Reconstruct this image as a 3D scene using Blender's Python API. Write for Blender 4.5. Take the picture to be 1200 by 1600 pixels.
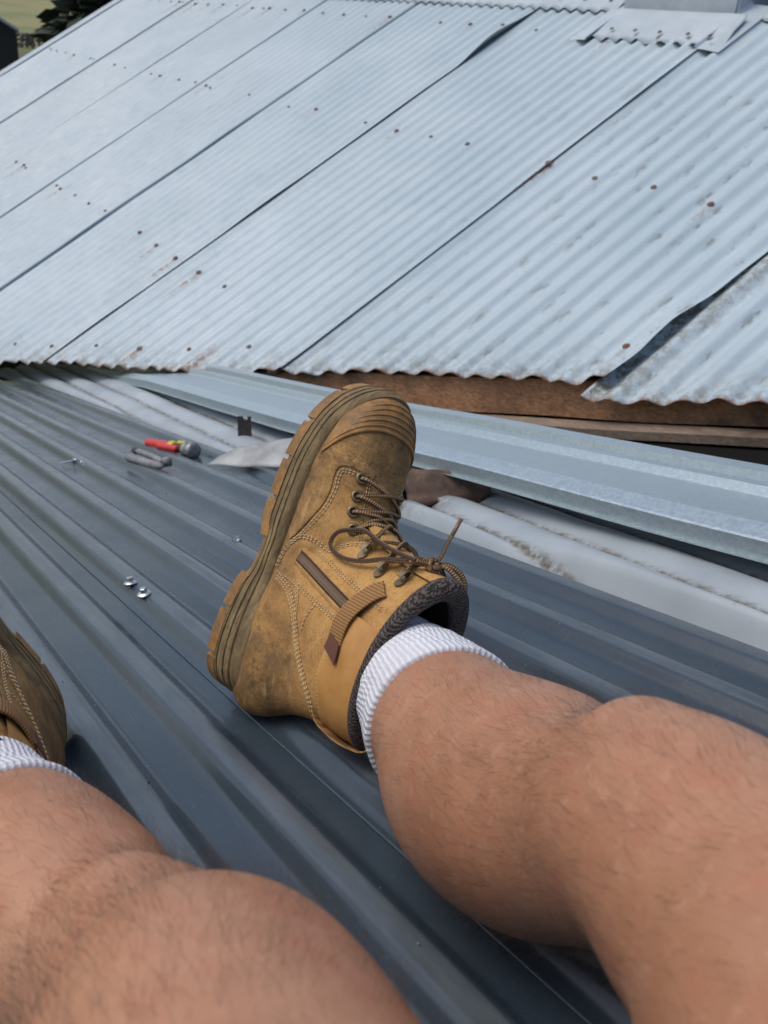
import bpy, bmesh, math, random
import numpy as np
from mathutils import Vector, Matrix, noise
from mathutils.bvhtree import BVHTree
from mathutils.geometry import delaunay_2d_cdt

for o in list(bpy.data.objects): bpy.data.objects.remove(o)
SC = bpy.context.scene
COL = SC.collection
random.seed(7)
R_ = math.radians

# ------------------------------------------------------------------ camera
CAM = Vector((2.70, -0.75027, 1.10607))
camd = bpy.data.cameras.new('camera'); cam = bpy.data.objects.new('camera', camd); COL.objects.link(cam)
right = Vector((0.5572127, 0.8263585, 0.0815211)); up = Vector((-0.4400408, 0.2106034, 0.8729320)); back = Vector((0.7041861, -0.5222814, 0.4809823))
m = Matrix((right, up, back)).transposed().to_4x4(); m.translation = CAM
cam.matrix_world = m
camd.sensor_fit = 'VERTICAL'; camd.sensor_height = 36.0; camd.sensor_width = 27.0
camd.lens = 36.0 * 1367.24 / 1600.0
camd.clip_start = 0.01; camd.clip_end = 3000
camd.dof.use_dof = True; camd.dof.focus_distance = 0.80; camd.dof.aperture_fstop = 12.0
SC.camera = cam

# ------------------------------------------------------------------ sky and sun (bright overcast day)
SUN_EL, SUN_AZ = 62.0, 235.0           # degrees; azimuth measured from +X towards +Y
w = bpy.data.worlds.new('World'); SC.world = w; w.use_nodes = True
nt = w.node_tree; nt.nodes.clear()
sky = nt.nodes.new('ShaderNodeTexSky'); sky.sky_type = 'NISHITA'; sky.sun_disc = False
sky.sun_elevation = R_(SUN_EL); sky.sun_rotation = R_(90 - SUN_AZ)
sky.air_density = 1.0; sky.dust_density = 3.0; sky.ozone_density = 1.0
bg = nt.nodes.new('ShaderNodeBackground'); bg.inputs['Strength'].default_value = 0.15
ow = nt.nodes.new('ShaderNodeOutputWorld')
nt.links.new(sky.outputs[0], bg.inputs[0]); nt.links.new(bg.outputs[0], ow.inputs[0])
sd = bpy.data.lights.new('sun', 'SUN'); sd.energy = 1.1; sd.angle = R_(36); sd.color = (1.0, 0.96, 0.90)
so = bpy.data.objects.new('sun', sd); COL.objects.link(so)
sv = Vector((math.cos(R_(SUN_EL)) * math.cos(R_(SUN_AZ)), math.cos(R_(SUN_EL)) * math.sin(R_(SUN_AZ)), math.sin(R_(SUN_EL))))
so.rotation_euler = sv.to_track_quat('Z', 'Y').to_euler(); so.location = sv * 10
SC.cycles.max_bounces = 4; SC.cycles.diffuse_bounces = 2; SC.cycles.glossy_bounces = 2; SC.cycles.transmission_bounces = 2
vs = SC.view_settings; vs.view_transform = 'Standard'; vs.look = 'None'; vs.exposure = 0.12; vs.gamma = 1.0; vs.use_curve_mapping = False

# ------------------------------------------------------------------ frames of the two roof planes
T1, T2 = 0.25290479719725767, 0.5373260933315646      # pitches of near and far roof
n1 = Vector((-math.sin(T1), 0, math.cos(T1))); n2 = Vector((0, -math.sin(T2), math.cos(T2)))
def N(x, y, h=0.0): return Vector((x, y, math.tan(T1) * x)) + n1 * h
def F(x, y, h=0.0): return Vector((x, y, math.tan(T2) * y)) + n2 * h

# ------------------------------------------------------------------ helpers
MATS = {}
def mat(name, color=(.5, .5, .5), rough=.5, metal=0.0, spec=.5, coat=0.0, sss=0.0):
    if name in MATS: return MATS[name]
    m = bpy.data.materials.new(name); m.use_nodes = True
    b = m.node_tree.nodes['Principled BSDF']
    b.inputs['Base Color'].default_value = (*color, 1); b.inputs['Roughness'].default_value = rough
    b.inputs['Metallic'].default_value = metal; b.inputs['Specular IOR Level'].default_value = spec
    b.inputs['Coat Weight'].default_value = coat
    if sss: b.inputs['Subsurface Weight'].default_value = sss
    MATS[name] = m
    return m
class NT:
    """small node-building helper for one material"""
    def __init__(self, m):
        self.t = m.node_tree; self.b = self.t.nodes['Principled BSDF']; self.tc = None
    def n(self, typ, **kw):
        d = self.t.nodes.new(typ)
        for k, v in kw.items():
            if k.startswith('i_'):
                d.inputs[k[2:].replace('_', ' ')].default_value = v
            else: setattr(d, k, v)
        return d
    def l(self, a, b): self.t.links.new(a, b)
    def coord(self, kind='Object'):
        if not self.tc: self.tc = self.n('ShaderNodeTexCoord')
        return self.tc.outputs[kind]
    def mapping(self, scale=(1, 1, 1), loc=(0, 0, 0), kind='Object', rot=(0, 0, 0)):
        mp = self.n('ShaderNodeMapping'); self.l(self.coord(kind), mp.inputs[0])
        mp.inputs['Scale'].default_value = scale; mp.inputs['Location'].default_value = loc; mp.inputs['Rotation'].default_value = rot
        return mp.outputs[0]
    def noise(self, scale, detail=4, rough=.55, vec=None, dist=0.0):
        detail = min(detail, 3)
        q = self.n('ShaderNodeTexNoise'); q.inputs['Scale'].default_value = scale; q.inputs['Detail'].default_value = detail
        q.inputs['Roughness'].default_value = rough; q.inputs['Distortion'].default_value = dist
        self.l(vec if vec is not None else self.coord(), q.inputs['Vector'])
        return q.outputs['Fac']
    def ramp(self, fac, stops):
        r = self.n('ShaderNodeValToRGB'); cr = r.color_ramp
        while len(cr.elements) < len(stops): cr.elements.new(.5)
        for e, (p, c) in zip(cr.elements, stops):
            e.position = p; e.color = (*c, 1) if len(c) == 3 else c
        self.l(fac, r.inputs[0]); return r.outputs[0]
    def rampf(self, fac, a, b, lo=0.0, hi=1.0):
        r = self.n('ShaderNodeMapRange'); r.inputs[1].default_value = a; r.inputs[2].default_value = b
        r.inputs[3].default_value = lo; r.inputs[4].default_value = hi; self.l(fac, r.inputs[0]); return r.outputs[0]
    def math(self, op, a, b=None):
        q = self.n('ShaderNodeMath', operation=op)
        for i, v in enumerate((a, b)):
            if v is None: continue
            if isinstance(v, (int, float)): q.inputs[i].default_value = v
            else: self.l(v, q.inputs[i])
        return q.outputs[0]
    def mix(self, fac, a, b, blend='MIX'):
        q = self.n('ShaderNodeMix', data_type='RGBA', blend_type=blend)
        for i, v in ((0, fac), (6, a), (7, b)):
            if isinstance(v, (int, float)): q.inputs[i].default_value = v
            elif isinstance(v, tuple): q.inputs[i].default_value = (*v, 1)
            else: self.l(v, q.inputs[i])
        return q.outputs[2]
    def bump(self, h, strength=.3, dist=.001):
        q = self.n('ShaderNodeBump'); q.inputs['Strength'].default_value = strength; q.inputs['Distance'].default_value = dist
        self.l(h, q.inputs['Height'])
        prev = self.b.inputs['Normal'].links
        if prev: self.l(prev[0].from_socket, q.inputs['Normal'])
        self.l(q.outputs[0], self.b.inputs['Normal'])
    def attr(self, name):
        a = self.n('ShaderNodeAttribute'); a.attribute_name = name; return a.outputs['Fac']
    def col(self, s): self.l(s, self.b.inputs['Base Color'])
    def rough(self, s): self.l(s, self.b.inputs['Roughness'])
    def sep(self, v):
        q = self.n('ShaderNodeSeparateXYZ'); self.l(v, q.inputs[0]); return q.outputs

def mesh_obj(name, verts, faces, material=None, parent=None, smooth=True, matrix=None):
    me = bpy.data.meshes.new(name); me.from_pydata([tuple(v) for v in verts], [], faces); me.update()
    o = bpy.data.objects.new(name, me); COL.objects.link(o)
    if material: me.materials.append(material)
    if smooth: me.polygons.foreach_set('use_smooth', [True] * len(me.polygons))
    if matrix is not None: o.matrix_world = matrix
    if parent is not None: o.parent = parent
    return o
def bm_obj(name, bm, material=None, parent=None, smooth=True):
    me = bpy.data.meshes.new(name); bm.normal_update(); bm.to_mesh(me); bm.free()
    o = bpy.data.objects.new(name, me); COL.objects.link(o)
    if material: me.materials.append(material)
    if smooth: me.polygons.foreach_set('use_smooth', [True] * len(me.polygons))
    if parent is not None: o.parent = parent
    return o
def empty(name, matrix=None):
    o = bpy.data.objects.new(name, None); COL.objects.link(o); o.empty_display_size = .05
    if matrix is not None: o.matrix_world = matrix
    return o
def tag(o, label, cat, group=None):
    o['label'] = label; o['category'] = cat
    if group: o['group'] = group
    return o
def add_float_attr(o, name, vals):
    a = o.data.attributes.new(name, 'FLOAT', 'POINT'); a.data.foreach_set('value', [float(v) for v in vals])
def autosmooth(o, deg=40):
    me = o.data
    bm = bmesh.new(); bm.from_mesh(me)
    for e in bm.edges:
        e.smooth = not (len(e.link_faces) == 2 and e.calc_face_angle(0) > R_(deg))
    bm.to_mesh(me); bm.free()
def solidify_mod(o, t, off=-1):
    md = o.modifiers.new('solid', 'SOLIDIFY'); md.thickness = t; md.offset = off
def box(name, cx, cy, cz, sx, sy, sz, material, parent=None, matrix=None, bevel=0.0, smooth=False):
    bm = bmesh.new(); bmesh.ops.create_cube(bm, size=1)
    for v in bm.verts: v.co = Vector((v.co.x * sx + cx, v.co.y * sy + cy, v.co.z * sz + cz))
    if bevel: bmesh.ops.bevel(bm, geom=bm.edges[:], offset=bevel, segments=2, affect='EDGES')
    if matrix is not None: bm.transform(matrix)
    return bm_obj(name, bm, material, parent, smooth)
def tube_data(pts, r, seg=8, closed=False, cap=True, up0=None):
    """swept tube along points; r is a number or a list"""
    pts = [Vector(p) for p in pts]; n = len(pts)
    rs = r if hasattr(r, '__len__') else [r] * n
    V, Fc = [], []
    t0 = (pts[1] - pts[0]).normalized()
    u = up0.copy() if up0 is not None else t0.orthogonal().normalized()
    for i, p in enumerate(pts):
        if closed: t = pts[(i + 1) % n] - pts[i - 1]
        else: t = pts[min(i + 1, n - 1)] - pts[max(i - 1, 0)]
        t.normalize(); u = (u - t * u.dot(t)).normalized(); v = t.cross(u)
        for k in range(seg):
            a = 2 * math.pi * k / seg
            V.append(p + (u * math.cos(a) + v * math.sin(a)) * rs[i])
    for i in range(n if closed else n - 1):
        j = (i + 1) % n
        for k in range(seg):
            k2 = (k + 1) % seg
            Fc.append((i * seg + k, i * seg + k2, j * seg + k2, j * seg + k))
    if cap and not closed:
        Fc.append(tuple(range(seg))[::-1]); Fc.append(tuple((n - 1) * seg + k for k in range(seg)))
    return V, Fc
def join_data(parts):
    V, Fc = [], []
    for v, f in parts:
        o = len(V); V += list(v); Fc += [tuple(i + o for i in q) for q in f]
    return V, Fc
def catmull(pts, per=8, closed=False):
    P = [Vector(p) for p in pts]; n = len(P); out = []
    rng = range(n) if closed else range(n - 1)
    for i in rng:
        if closed: a, b, c, d = P[i - 1], P[i], P[(i + 1) % n], P[(i + 2) % n]
        else: a, b, c, d = P[max(i - 1, 0)], P[i], P[i + 1], P[min(i + 2, n - 1)]
        for k in range(per):
            t = k / per
            out.append(.5 * ((2 * b) + (c - a) * t + (2 * a - 5 * b + 4 * c - d) * t * t + (3 * b - a - 3 * c + d) * t ** 3))
    if not closed: out.append(P[-1].copy())
    return out
def interp(x, xs, ys):
    """smooth (monotone-ish cubic) interpolation"""
    n = len(xs)
    if x <= xs[0]: return ys[0]
    if x >= xs[-1]: return ys[-1]
    for i in range(n - 1):
        if xs[i] <= x <= xs[i + 1]: break
    h = xs[i + 1] - xs[i]; t = (x - xs[i]) / h
    def sl(k):
        if k == 0: return (ys[1] - ys[0]) / (xs[1] - xs[0])
        if k == n - 1: return (ys[-1] - ys[-2]) / (xs[-1] - xs[-2])
        return (ys[k + 1] - ys[k - 1]) / (xs[k + 1] - xs[k - 1])
    m0, m1 = sl(i) * h, sl(i + 1) * h
    return (2 * t ** 3 - 3 * t * t + 1) * ys[i] + (t ** 3 - 2 * t * t + t) * m0 + (-2 * t ** 3 + 3 * t * t) * ys[i + 1] + (t ** 3 - t * t) * m1
def eval_mesh(o):
    dg = bpy.context.evaluated_depsgraph_get(); e = o.evaluated_get(dg)
    return bpy.data.meshes.new_from_object(e)
def remesh_union(name, parts, voxel, smooth_iter, material=None, parent=None):
    V, Fc = join_data(parts)
    o = mesh_obj(name, V, Fc, None)
    md = o.modifiers.new('r', 'REMESH'); md.mode = 'VOXEL'; md.voxel_size = voxel; md.use_smooth_shade = True
    sm = o.modifiers.new('s', 'SMOOTH'); sm.iterations = smooth_iter; sm.factor = .5
    me = eval_mesh(o); o.modifiers.clear(); old = o.data; o.data = me; bpy.data.meshes.remove(old); me.name = name
    if material: me.materials.clear(); me.materials.append(material)
    me.polygons.foreach_set('use_smooth', [True] * len(me.polygons))
    if parent is not None: o.parent = parent
    return o

# ------------------------------------------------------------------ materials
def build_materials():
    # pale painted corrugated iron; 'rust' and 'dirt' are point attributes (distance to nails and to the cut edge)
    m = mat('old_painted_iron', rough=.42, spec=.45); k = NT(m)
    n1_ = k.noise(2.3, 5, .6); n2_ = k.noise(26, 5, .65)
    streak = k.noise(7, 4, .6, k.mapping((9, .8, .8)))
    c = k.ramp(n1_, [(.3, (.355, .445, .485)), (.7, (.445, .525, .56))])
    c = k.mix(k.rampf(streak, .55, .8, 0, .35), c, (.54, .60, .63))
    c = k.mix(k.rampf(n2_, .62, .72, 0, .25), c, (.33, .37, .38))
    d = k.math('MULTIPLY', k.attr('dirt'), k.rampf(k.noise(38, 6, .7), .42, .62))
    c = k.mix(d, c, (.16, .145, .10))
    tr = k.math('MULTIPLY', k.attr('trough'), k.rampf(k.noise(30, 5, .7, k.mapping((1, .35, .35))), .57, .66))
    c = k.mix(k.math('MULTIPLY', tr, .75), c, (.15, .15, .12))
    r = k.math('MULTIPLY', k.attr('rust'), k.rampf(k.noise(60, 6, .7), .3, .6))
    c = k.mix(k.rampf(r, .15, .6, 0, .9), c, (.20, .09, .035))
    oi = k.n('ShaderNodeObjectInfo'); c = k.mix(k.rampf(oi.outputs['Random'], 0, 1, 0, .22), c, (.40, .43, .43))
    k.col(c); k.rough(k.rampf(n2_, .3, .7, .34, .52))
    # white old iron of the near slope (dirtier, chalky)
    m = mat('old_white_iron', rough=.5, spec=.4); k = NT(m)
    n1_ = k.noise(5, 5, .6); n2_ = k.noise(45, 5, .7)
    c = k.ramp(n1_, [(.3, (.25, .29, .315)), (.7, (.38, .42, .44))])
    d = k.math('MULTIPLY', k.attr('dirt'), k.rampf(k.noise(55, 6, .75), .35, .55))
    c = k.mix(d, c, (.12, .10, .07))
    c = k.mix(k.rampf(n2_, .66, .74, 0, .5), c, (.25, .22, .17))
    k.col(c)
    # dark blue-grey prepainted steel; 'wear' paints sky sheen on the rib tops, along with dust and scuffs
    m = mat('slate_steel', rough=.3, spec=.5, coat=.08); k = NT(m)
    k.b.inputs['Coat Roughness'].default_value = .2
    n1_ = k.noise(6, 4, .6); n2_ = k.noise(160, 4, .7); sc = k.noise(14, 6, .75, k.mapping((1, 14, 1)))
    c = k.ramp(n1_, [(.3, (.030, .044, .058)), (.7, (.039, .055, .071))])
    c = k.mix(k.rampf(n2_, .60, .75, 0, .16), c, (.18, .19, .19))
    c = k.mix(k.rampf(sc, .62, .75, 0, .12), c, (.20, .21, .22))
    s2 = k.noise(9, 3, .7, k.mapping((26, 1.2, 1), rot=(0, 0, .9)))
    c = k.mix(k.rampf(s2, .68, .71, 0, .10), c, (.22, .24, .25))
    wr = k.math('MULTIPLY', k.attr('sheen_wear'), k.rampf(k.noise(12, 6, .7, k.mapping((1, 5, 1))), .25, .65, .35, 1))
    c = k.mix(k.math('MULTIPLY', wr, .60), c, (.125, .145, .16))  # paler blue-grey tops: reflected sky put into the colour, broken up by scuffs
    k.col(c); k.rough(k.rampf(k.noise(9, 6, .7), .3, .7, .17, .32)); k.bump(k.noise(3.5, 2), .10, .006)
    # galvanised steel with spangle
    m = mat('galvanised', rough=.40, metal=.7); k = NT(m)
    v = k.n('ShaderNodeTexVoronoi'); v.inputs['Scale'].default_value = 300; k.l(k.coord(), v.inputs['Vector'])
    s = k.sep(v.outputs['Color'])[0]
    c = k.ramp(s, [(0, (.385, .455, .475)), (1, (.47, .54, .555))])
    c = k.mix(k.rampf(k.noise(9, 5, .65), .5, .8, 0, .4), c, (.50, .55, .57))
    k.col(c); k.rough(k.rampf(s, 0, 1, .36, .46))
    m = mat('galvanised_dull', rough=.6, metal=.35); k = NT(m)
    c = k.ramp(k.noise(14, 5, .6), [(.35, (.27, .275, .265)), (.65, (.42, .43, .415))])
    c = k.mix(k.rampf(k.noise(30, 4, .6, k.mapping((1, 3, 1))), .6, .75, 0, .5), c, (.46, .41, .33)); k.col(c)
    m = mat('flashing_grey', rough=.5, spec=.4); k = NT(m)
    c = k.ramp(k.noise(7, 5, .6), [(.3, (.36, .42, .46)), (.7, (.46, .52, .55))]); k.col(c); k.bump(k.noise(20), .3, .004)
    m = mat('concrete_grey', rough=.8); k = NT(m)
    c = k.ramp(k.noise(12, 6, .65), [(.3, (.33, .38, .42)), (.7, (.43, .48, .52))]); k.col(c); k.bump(k.noise(60, 5), .4, .003)
    # timbers
    for nm, a, b in (('timber_orange', (.30, .14, .058), (.68, .36, .18)), ('timber_grey', (.14, .10, .07), (.30, .22, .16))):
        m = mat(nm, rough=.75); k = NT(m)
        g = k.noise(18, 6, .65, k.mapping((1.2, 9, 9)), .6)
        c = k.ramp(g, [(.3, a), (.68, b)])
        c = k.mix(k.rampf(k.noise(4, 6, .7), .52, .72, 0, .75), c, (.06, .04, .028))
        c = k.mix(k.rampf(k.noise(11, 5, .7, k.mapping((.7, 2, 2))), .62, .74, 0, .5), c, (.42, .28, .18))
        k.col(c); k.bump(g, .5, .002)
    m = mat('rusty_iron', rough=.8); k = NT(m)
    c = k.ramp(k.noise(24, 6, .7), [(.3, (.022, .014, .011)), (.55, (.075, .042, .026)), (.75, (.16, .11, .075))]); k.col(c); k.bump(k.noise(60, 5), .5, .002)
    m = mat('nail_rust', rough=.8); k = NT(m)
    oi = k.n('ShaderNodeObjectInfo')
    c = k.ramp(oi.outputs['Random'], [(0, (.11, .05, .03)), (.5, (.19, .10, .065)), (1, (.20, .17, .145))]); k.col(c)
    mat('underlay_black', (.012, .011, .010), .95, 0, .05)
    mat('zinc', (.62, .62, .60), .3, 1.0)
    mat('rubber_washer', (.02, .02, .02), .6)
    mat('red_plastic', (.55, .03, .025), .35); mat('yellow_plastic', (.55, .42, .03), .4)
    m = mat('tool_grey', rough=.6); k = NT(m); k.col(k.ramp(k.noise(60, 4), [(.3, (.13, .13, .13)), (.7, (.26, .26, .26))]))
    m = mat('worn_steel', rough=.45, metal=.6); k = NT(m); k.col(k.ramp(k.noise(90, 4), [(.3, (.14, .14, .14)), (.7, (.36, .36, .36))]))
    m = mat('dark_iron', rough=.7); k = NT(m); k.col(k.ramp(k.noise(70, 5), [(.35, (.02, .018, .017)), (.7, (.07, .05, .04))]))
build_materials()
M = MATS
# ------------------------------------------------------------------ far roof: old painted corrugated iron
PITCH = .0684; AMP = .0078
EDGE_K, EDGE_C = .4338, .125                     # plan line of the cut sheet ends along the valley
RIDGE_Y = 2.085
def edge_y(x): return EDGE_K * x + EDGE_C
roof = empty('corrugated_roof', Matrix.Translation(F(-1.5, 1.0)))
tag(roof, 'old pale blue grey corrugated iron roof slope with rusty nails behind the boot', 'roof')
RI = roof.matrix_world.inverted()
def under_roof(o): o.parent = roof; o.matrix_parent_inverse = RI; return o
joints = [3.05, 2.36, 1.50, .618, -.342, -1.207, -2.027, -2.82, -3.617, -4.41, -4.86]
nail_me = None
def nail_mesh():
    bm = bmesh.new()
    prof = [(.0, .0042), (.0028, .0038), (.0042, .0026), (.0046, .0016), (.0075, .0010), (.0082, .0), (.0075, -.001)]
    seg = 10; rings = []
    for r, z in prof:
        rings.append([bm.verts.new((r * math.cos(2 * math.pi * i / seg), r * math.sin(2 * math.pi * i / seg), z)) for i in range(seg)] if r else [bm.verts.new((0, 0, z))])
    for a, b in zip(rings, rings[1:]):
        for i in range(seg):
            j = (i + 1) % seg
            if len(a) == 1: bm.faces.new((a[0], b[i], b[j]))
            else: bm.faces.new((a[i], b[i], b[j], a[j]))
    me = bpy.data.meshes.new('nail'); bm.to_mesh(me); bm.free(); me.materials.append(M['nail_rust'])
    me.polygons.foreach_set('use_smooth', [True] * len(me.polygons)); return me
nail_me = nail_mesh()
NAIL_ROT = Matrix((Vector((1, 0, 0)), Vector((0, math.cos(T2), math.sin(T2))), n2)).transposed().to_4x4()
nail_spots = []
rn = random.Random(3)
for i in range(-72, 46):
    x = i * PITCH
    ph = i % 3
    if ph == 0 or rn.random() < .05:
        for yrow, jit in ((edge_y(x) + .085, .014), (.51, .01), (1.30, .012), (1.93, .006)):
            y = yrow + rn.uniform(-jit, jit)
            if y < edge_y(x) + .05 or rn.random() < .25: continue
            if yrow == .51 and y < edge_y(x) + .25: continue
            nail_spots.append((x, y, rn.random()))
def sheet_height(x, y, x0, x1, si):
    """height of sheet si over the roof plane"""
    h = AMP * math.cos(2 * math.pi * x / PITCH)
    h += .0045 * (x - x0) / (x1 - x0)
    h += .0035 * noise.noise(Vector((x * 1.7, y * 1.1, si * 3.1))) + .0012 * noise.noise(Vector((x * 7, y * 4, si)))
    u = x1 - x
    if u < .10:
        g = (1 - u / .10) ** 1.6
        lift = (.0022 if si < 6 else .0010) + (.007 if si < 7 else .003) * max(0, noise.noise(Vector((y * 2.3, si * 5.7, 1))))
        if si == 5: lift += .024 * math.exp(-((y - 1.84) / .12) ** 2) * (1 if y > 1.73 else math.exp(-((y - 1.73) / .05) ** 2))
        if si == 3: lift += (.040 + .016 * noise.noise(Vector((y * 9, 0, 6)))) * math.exp(-((y - .82) / .24) ** 2)
        if si == 2: lift += .0
        h += lift * g
    d = y - edge_y(x)
    h += .012 * math.exp(-max(d, 0) / .05) * noise.noise(Vector((x * 6.0, 3, si * 2.0))) - .001 * math.exp(-max(d, 0) / .04)
    return h
NS = 0
for si in range(1, len(joints)):
    x1, x0 = joints[si - 1], joints[si]
    xl = x0 - .055 if si < len(joints) - 1 else x0
    if si == 3: xr = x1 - .02
    else: xr = x1
    nx = max(8, int((xr - xl) / (PITCH / 10))); ny = 80
    V, Fc, rust, dirt, tro = [], [], [], [], []
    near_n = [q for q in nail_spots if xl - .05 < q[0] < xr + .05]
    jag = random.Random(si)
    off = [.0] * (nx + 1)
    for i in range(nx + 1):
        x = xl + (xr - xl) * i / nx
        lo = edge_y(x) + .012 * noise.noise(Vector((x * 11, 0, 4))) + (.018 * noise.noise(Vector((x * 1.6, 0, 9)))) + (-.045 if si <= 2 else 0)
        for j in range(ny + 1):
            t = (j / ny) ** 1.25
            y = lo + (RIDGE_Y - lo) * t
            # a straight edge is never quite straight
            xx = x + (.004 * noise.noise(Vector((y * 2.5, si, 2))) if i == nx else 0)
            p = F(xx, y, sheet_height(x, y, xl, xr, si)); V.append(p)
            d = y - lo
            r = 0.0
            for (qx, qy, qr) in near_n:
                dx = (x - qx) / .016; dy = (y - qy)
                dy = dy / .018 if dy > 0 else dy / (.03 + .11 * qr)
                e = dx * dx + dy * dy
                if e < 7: r = max(r, math.exp(-e) * (.12 + .85 * qr ** 3))
            r = max(r, .9 * math.exp(-d / .010) if d < .06 else 0)
            if -.45 < x < .62 and d < .16: r = max(r, .75 * max(0, noise.noise(Vector((x * 9, y * 3, 8)))) * (1 - d / .16) * 2)
            rust.append(r)
            dd = math.exp(-d / .05) * .9
            if si == 2 and x - xl < .115: dd = max(dd, 1.5 * (1 - (x - xl) / .115))
            dirt.append(dd)
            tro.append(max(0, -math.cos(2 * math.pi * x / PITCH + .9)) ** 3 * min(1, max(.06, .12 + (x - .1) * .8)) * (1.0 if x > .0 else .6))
    for i in range(nx):
        for j in range(ny):
            a = i * (ny + 1) + j
            Fc.append((a, a + ny + 1, a + ny + 2, a + 1))
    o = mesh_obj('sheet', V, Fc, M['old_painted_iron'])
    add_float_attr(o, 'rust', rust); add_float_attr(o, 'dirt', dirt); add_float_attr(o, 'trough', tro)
    solidify_mod(o, .0009, -1)
    under_roof(o)
    for (qx, qy, qr) in nail_spots:
        if x0 < qx <= x1 - (.02 if si == 3 else 0) and qy < RIDGE_Y - .1:
            nl = bpy.data.objects.new('nail', nail_me); COL.objects.link(nl)
            nl.matrix_world = Matrix.Translation(F(qx, qy, sheet_height(qx, qy, xl, xr, si) + .001)) @ NAIL_ROT @ Matrix.Scale(.8 + .5 * qr, 4)
            nl.parent = o
# ridge cap with a scalloped soft edge pressed over the corrugations
V, Fc = [], []
xs = [-5.0 + i * PITCH / 6 for i in range(int((.075 + 5.0) / (PITCH / 6)) + 1)]
prof = [(-.025, 0), (.0, .006), (.06, .012), (.12, .022), (.165, .05), (.20, .075), (.235, .05), (.40, -.14)]
for x in xs:
    for q, (dy, h) in enumerate(prof):
        hh = h + (AMP * .8 * math.cos(2 * math.pi * x / PITCH) + .009 if q < 2 else .012)
        V.append(F(x, RIDGE_Y + dy + (.004 * noise.noise(Vector((x * 8, 0, 0))) if q == 0 else 0), hh))
for i in range(len(xs) - 1):
    for q in range(len(prof) - 1):
        a = i * len(prof) + q
        Fc.append((a, a + len(prof), a + len(prof) + 1, a + 1))
cap = mesh_obj('ridge_cap', V, Fc, M['flashing_grey']); solidify_mod(cap, .0012); under_roof(cap)
cap2_x = [.70 + i * PITCH / 6 for i in range(int(2.3 / (PITCH / 6)))]
V, Fc = [], []
for x in cap2_x:
    for q, (dy, h) in enumerate(prof):
        hh = h + (AMP * .8 * math.cos(2 * math.pi * x / PITCH) + .009 if q < 2 else .012)
        V.append(F(x, RIDGE_Y + dy, hh))
for i in range(len(cap2_x) - 1):
    for q in range(len(prof) - 1):
        a = i * len(prof) + q; Fc.append((a, a + len(prof), a + len(prof) + 1, a + 1))
cap2 = mesh_obj('ridge_cap', V, Fc, M['flashing_grey']); solidify_mod(cap2, .0012); under_roof(cap2)
for c_, rng_ in ((cap, range(-72, 1)), (cap2, range(11, 40))):
    for i in rng_:
        if i % 2: continue
        nl = bpy.data.objects.new('nail', nail_me); COL.objects.link(nl)
        nl.matrix_world = Matrix.Translation(F(i * PITCH, RIDGE_Y + .018, AMP + .018)) @ NAIL_ROT @ Matrix.Scale(.9, 4); nl.parent = c_
# back slope of the same roof, seen only from higher up
V = [F(x, RIDGE_Y + .16, .07) for x in (-4.86, 3.05)] + [Vector((x, RIDGE_Y + 2.4, .1)) for x in (3.05, -4.86)]
o = mesh_obj('back_slope', V, [(0, 1, 2, 3)], M['flashing_grey'], None, False); under_roof(o)
# verge flashing along the far end of the slope
V, Fc = [], []
for j in range(40):
    y = -2.05 + (RIDGE_Y + 2.05 + .1) * j / 39
    for dx, h in ((.05, .012), (.0, .024), (-.03, .022), (-.034, -.10)): V.append(F(-4.86 + dx, y, h + .002 * noise.noise(Vector((y * 2, 0, 0)))))
for j in range(39):
    for q in range(3):
        a = j * 4 + q; Fc.append((a, a + 1, a + 5, a + 4))
o = mesh_obj('verge_flashing', V, Fc, M['flashing_grey'], None, False); solidify_mod(o, .001); under_roof(o)

# chimney with its apron flashing
ch = empty('chimney', Matrix.Translation(F(.36, 2.1)))
tag(ch, 'grey rendered chimney base standing at the ridge with metal apron flashing', 'chimney')
CI = ch.matrix_world.inverted()
def under(o, e): o.parent = e; o.matrix_parent_inverse = e.matrix_world.inverted(); return o
bm = bmesh.new(); bmesh.ops.create_cube(bm, size=1)
for v in bm.verts: v.co = Vector((.36 + v.co.x * .50, 2.26 + v.co.y * .44, 1.55 + v.co.z * 1.5))
bmesh.ops.bevel(bm, geom=bm.edges[:], offset=.008, segments=2, affect='EDGES')
under(bm_obj('stack', bm, M['concrete_grey'], None, False), ch)
V, Fc = [], []
cols = 60
for i in range(cols + 1):
    x = .10 + .56 * i / cols
    for q, (y, h) in enumerate(((1.905, .0), (1.93, .004), (1.97, .012), (2.01, .014), (2.030, .016), (2.038, .024))):
        w_ = (AMP * math.cos(2 * math.pi * x / PITCH) + .010) if q == 0 else (.5 * AMP * math.cos(2 * math.pi * x / PITCH) + .012 if q == 1 else .012)
        V.append(F(x + (.03 * (2.08 - y) / .17 * (1 if i > cols / 2 else -.3)), y + (.006 * noise.noise(Vector((x * 14, q, 5)))) * (q == 0), w_ + h + .003 * noise.noise(Vector((x * 6, y * 6, 2)))))
for i in range(cols):
    for q in range(5):
        a = i * 6 + q; Fc.append((a, a + 6, a + 7, a + 1))
ap = mesh_obj('apron_flashing', V, Fc, M['flashing_grey']); solidify_mod(ap, .0014); under(ap, ch)
for sx in (.085, .645):
    V, Fc = [], []
    for j in range(14):
        y = 1.88 + .24 * j / 13
        for dx, h in ((-.055, .006), (0, .012), (.03, .013), (.036, .022)):
            V.append(F(sx + (dx if sx < .3 else -dx), y, h + AMP * .5))
    for j in range(13):
        for q in range(3):
            a = j * 4 + q; Fc.append((a, a + 1, a + 5, a + 4))
    o = mesh_obj('side_flashing', V, Fc, M['flashing_grey'], None, False); solidify_mod(o, .0012); under(o, ch)
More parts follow.
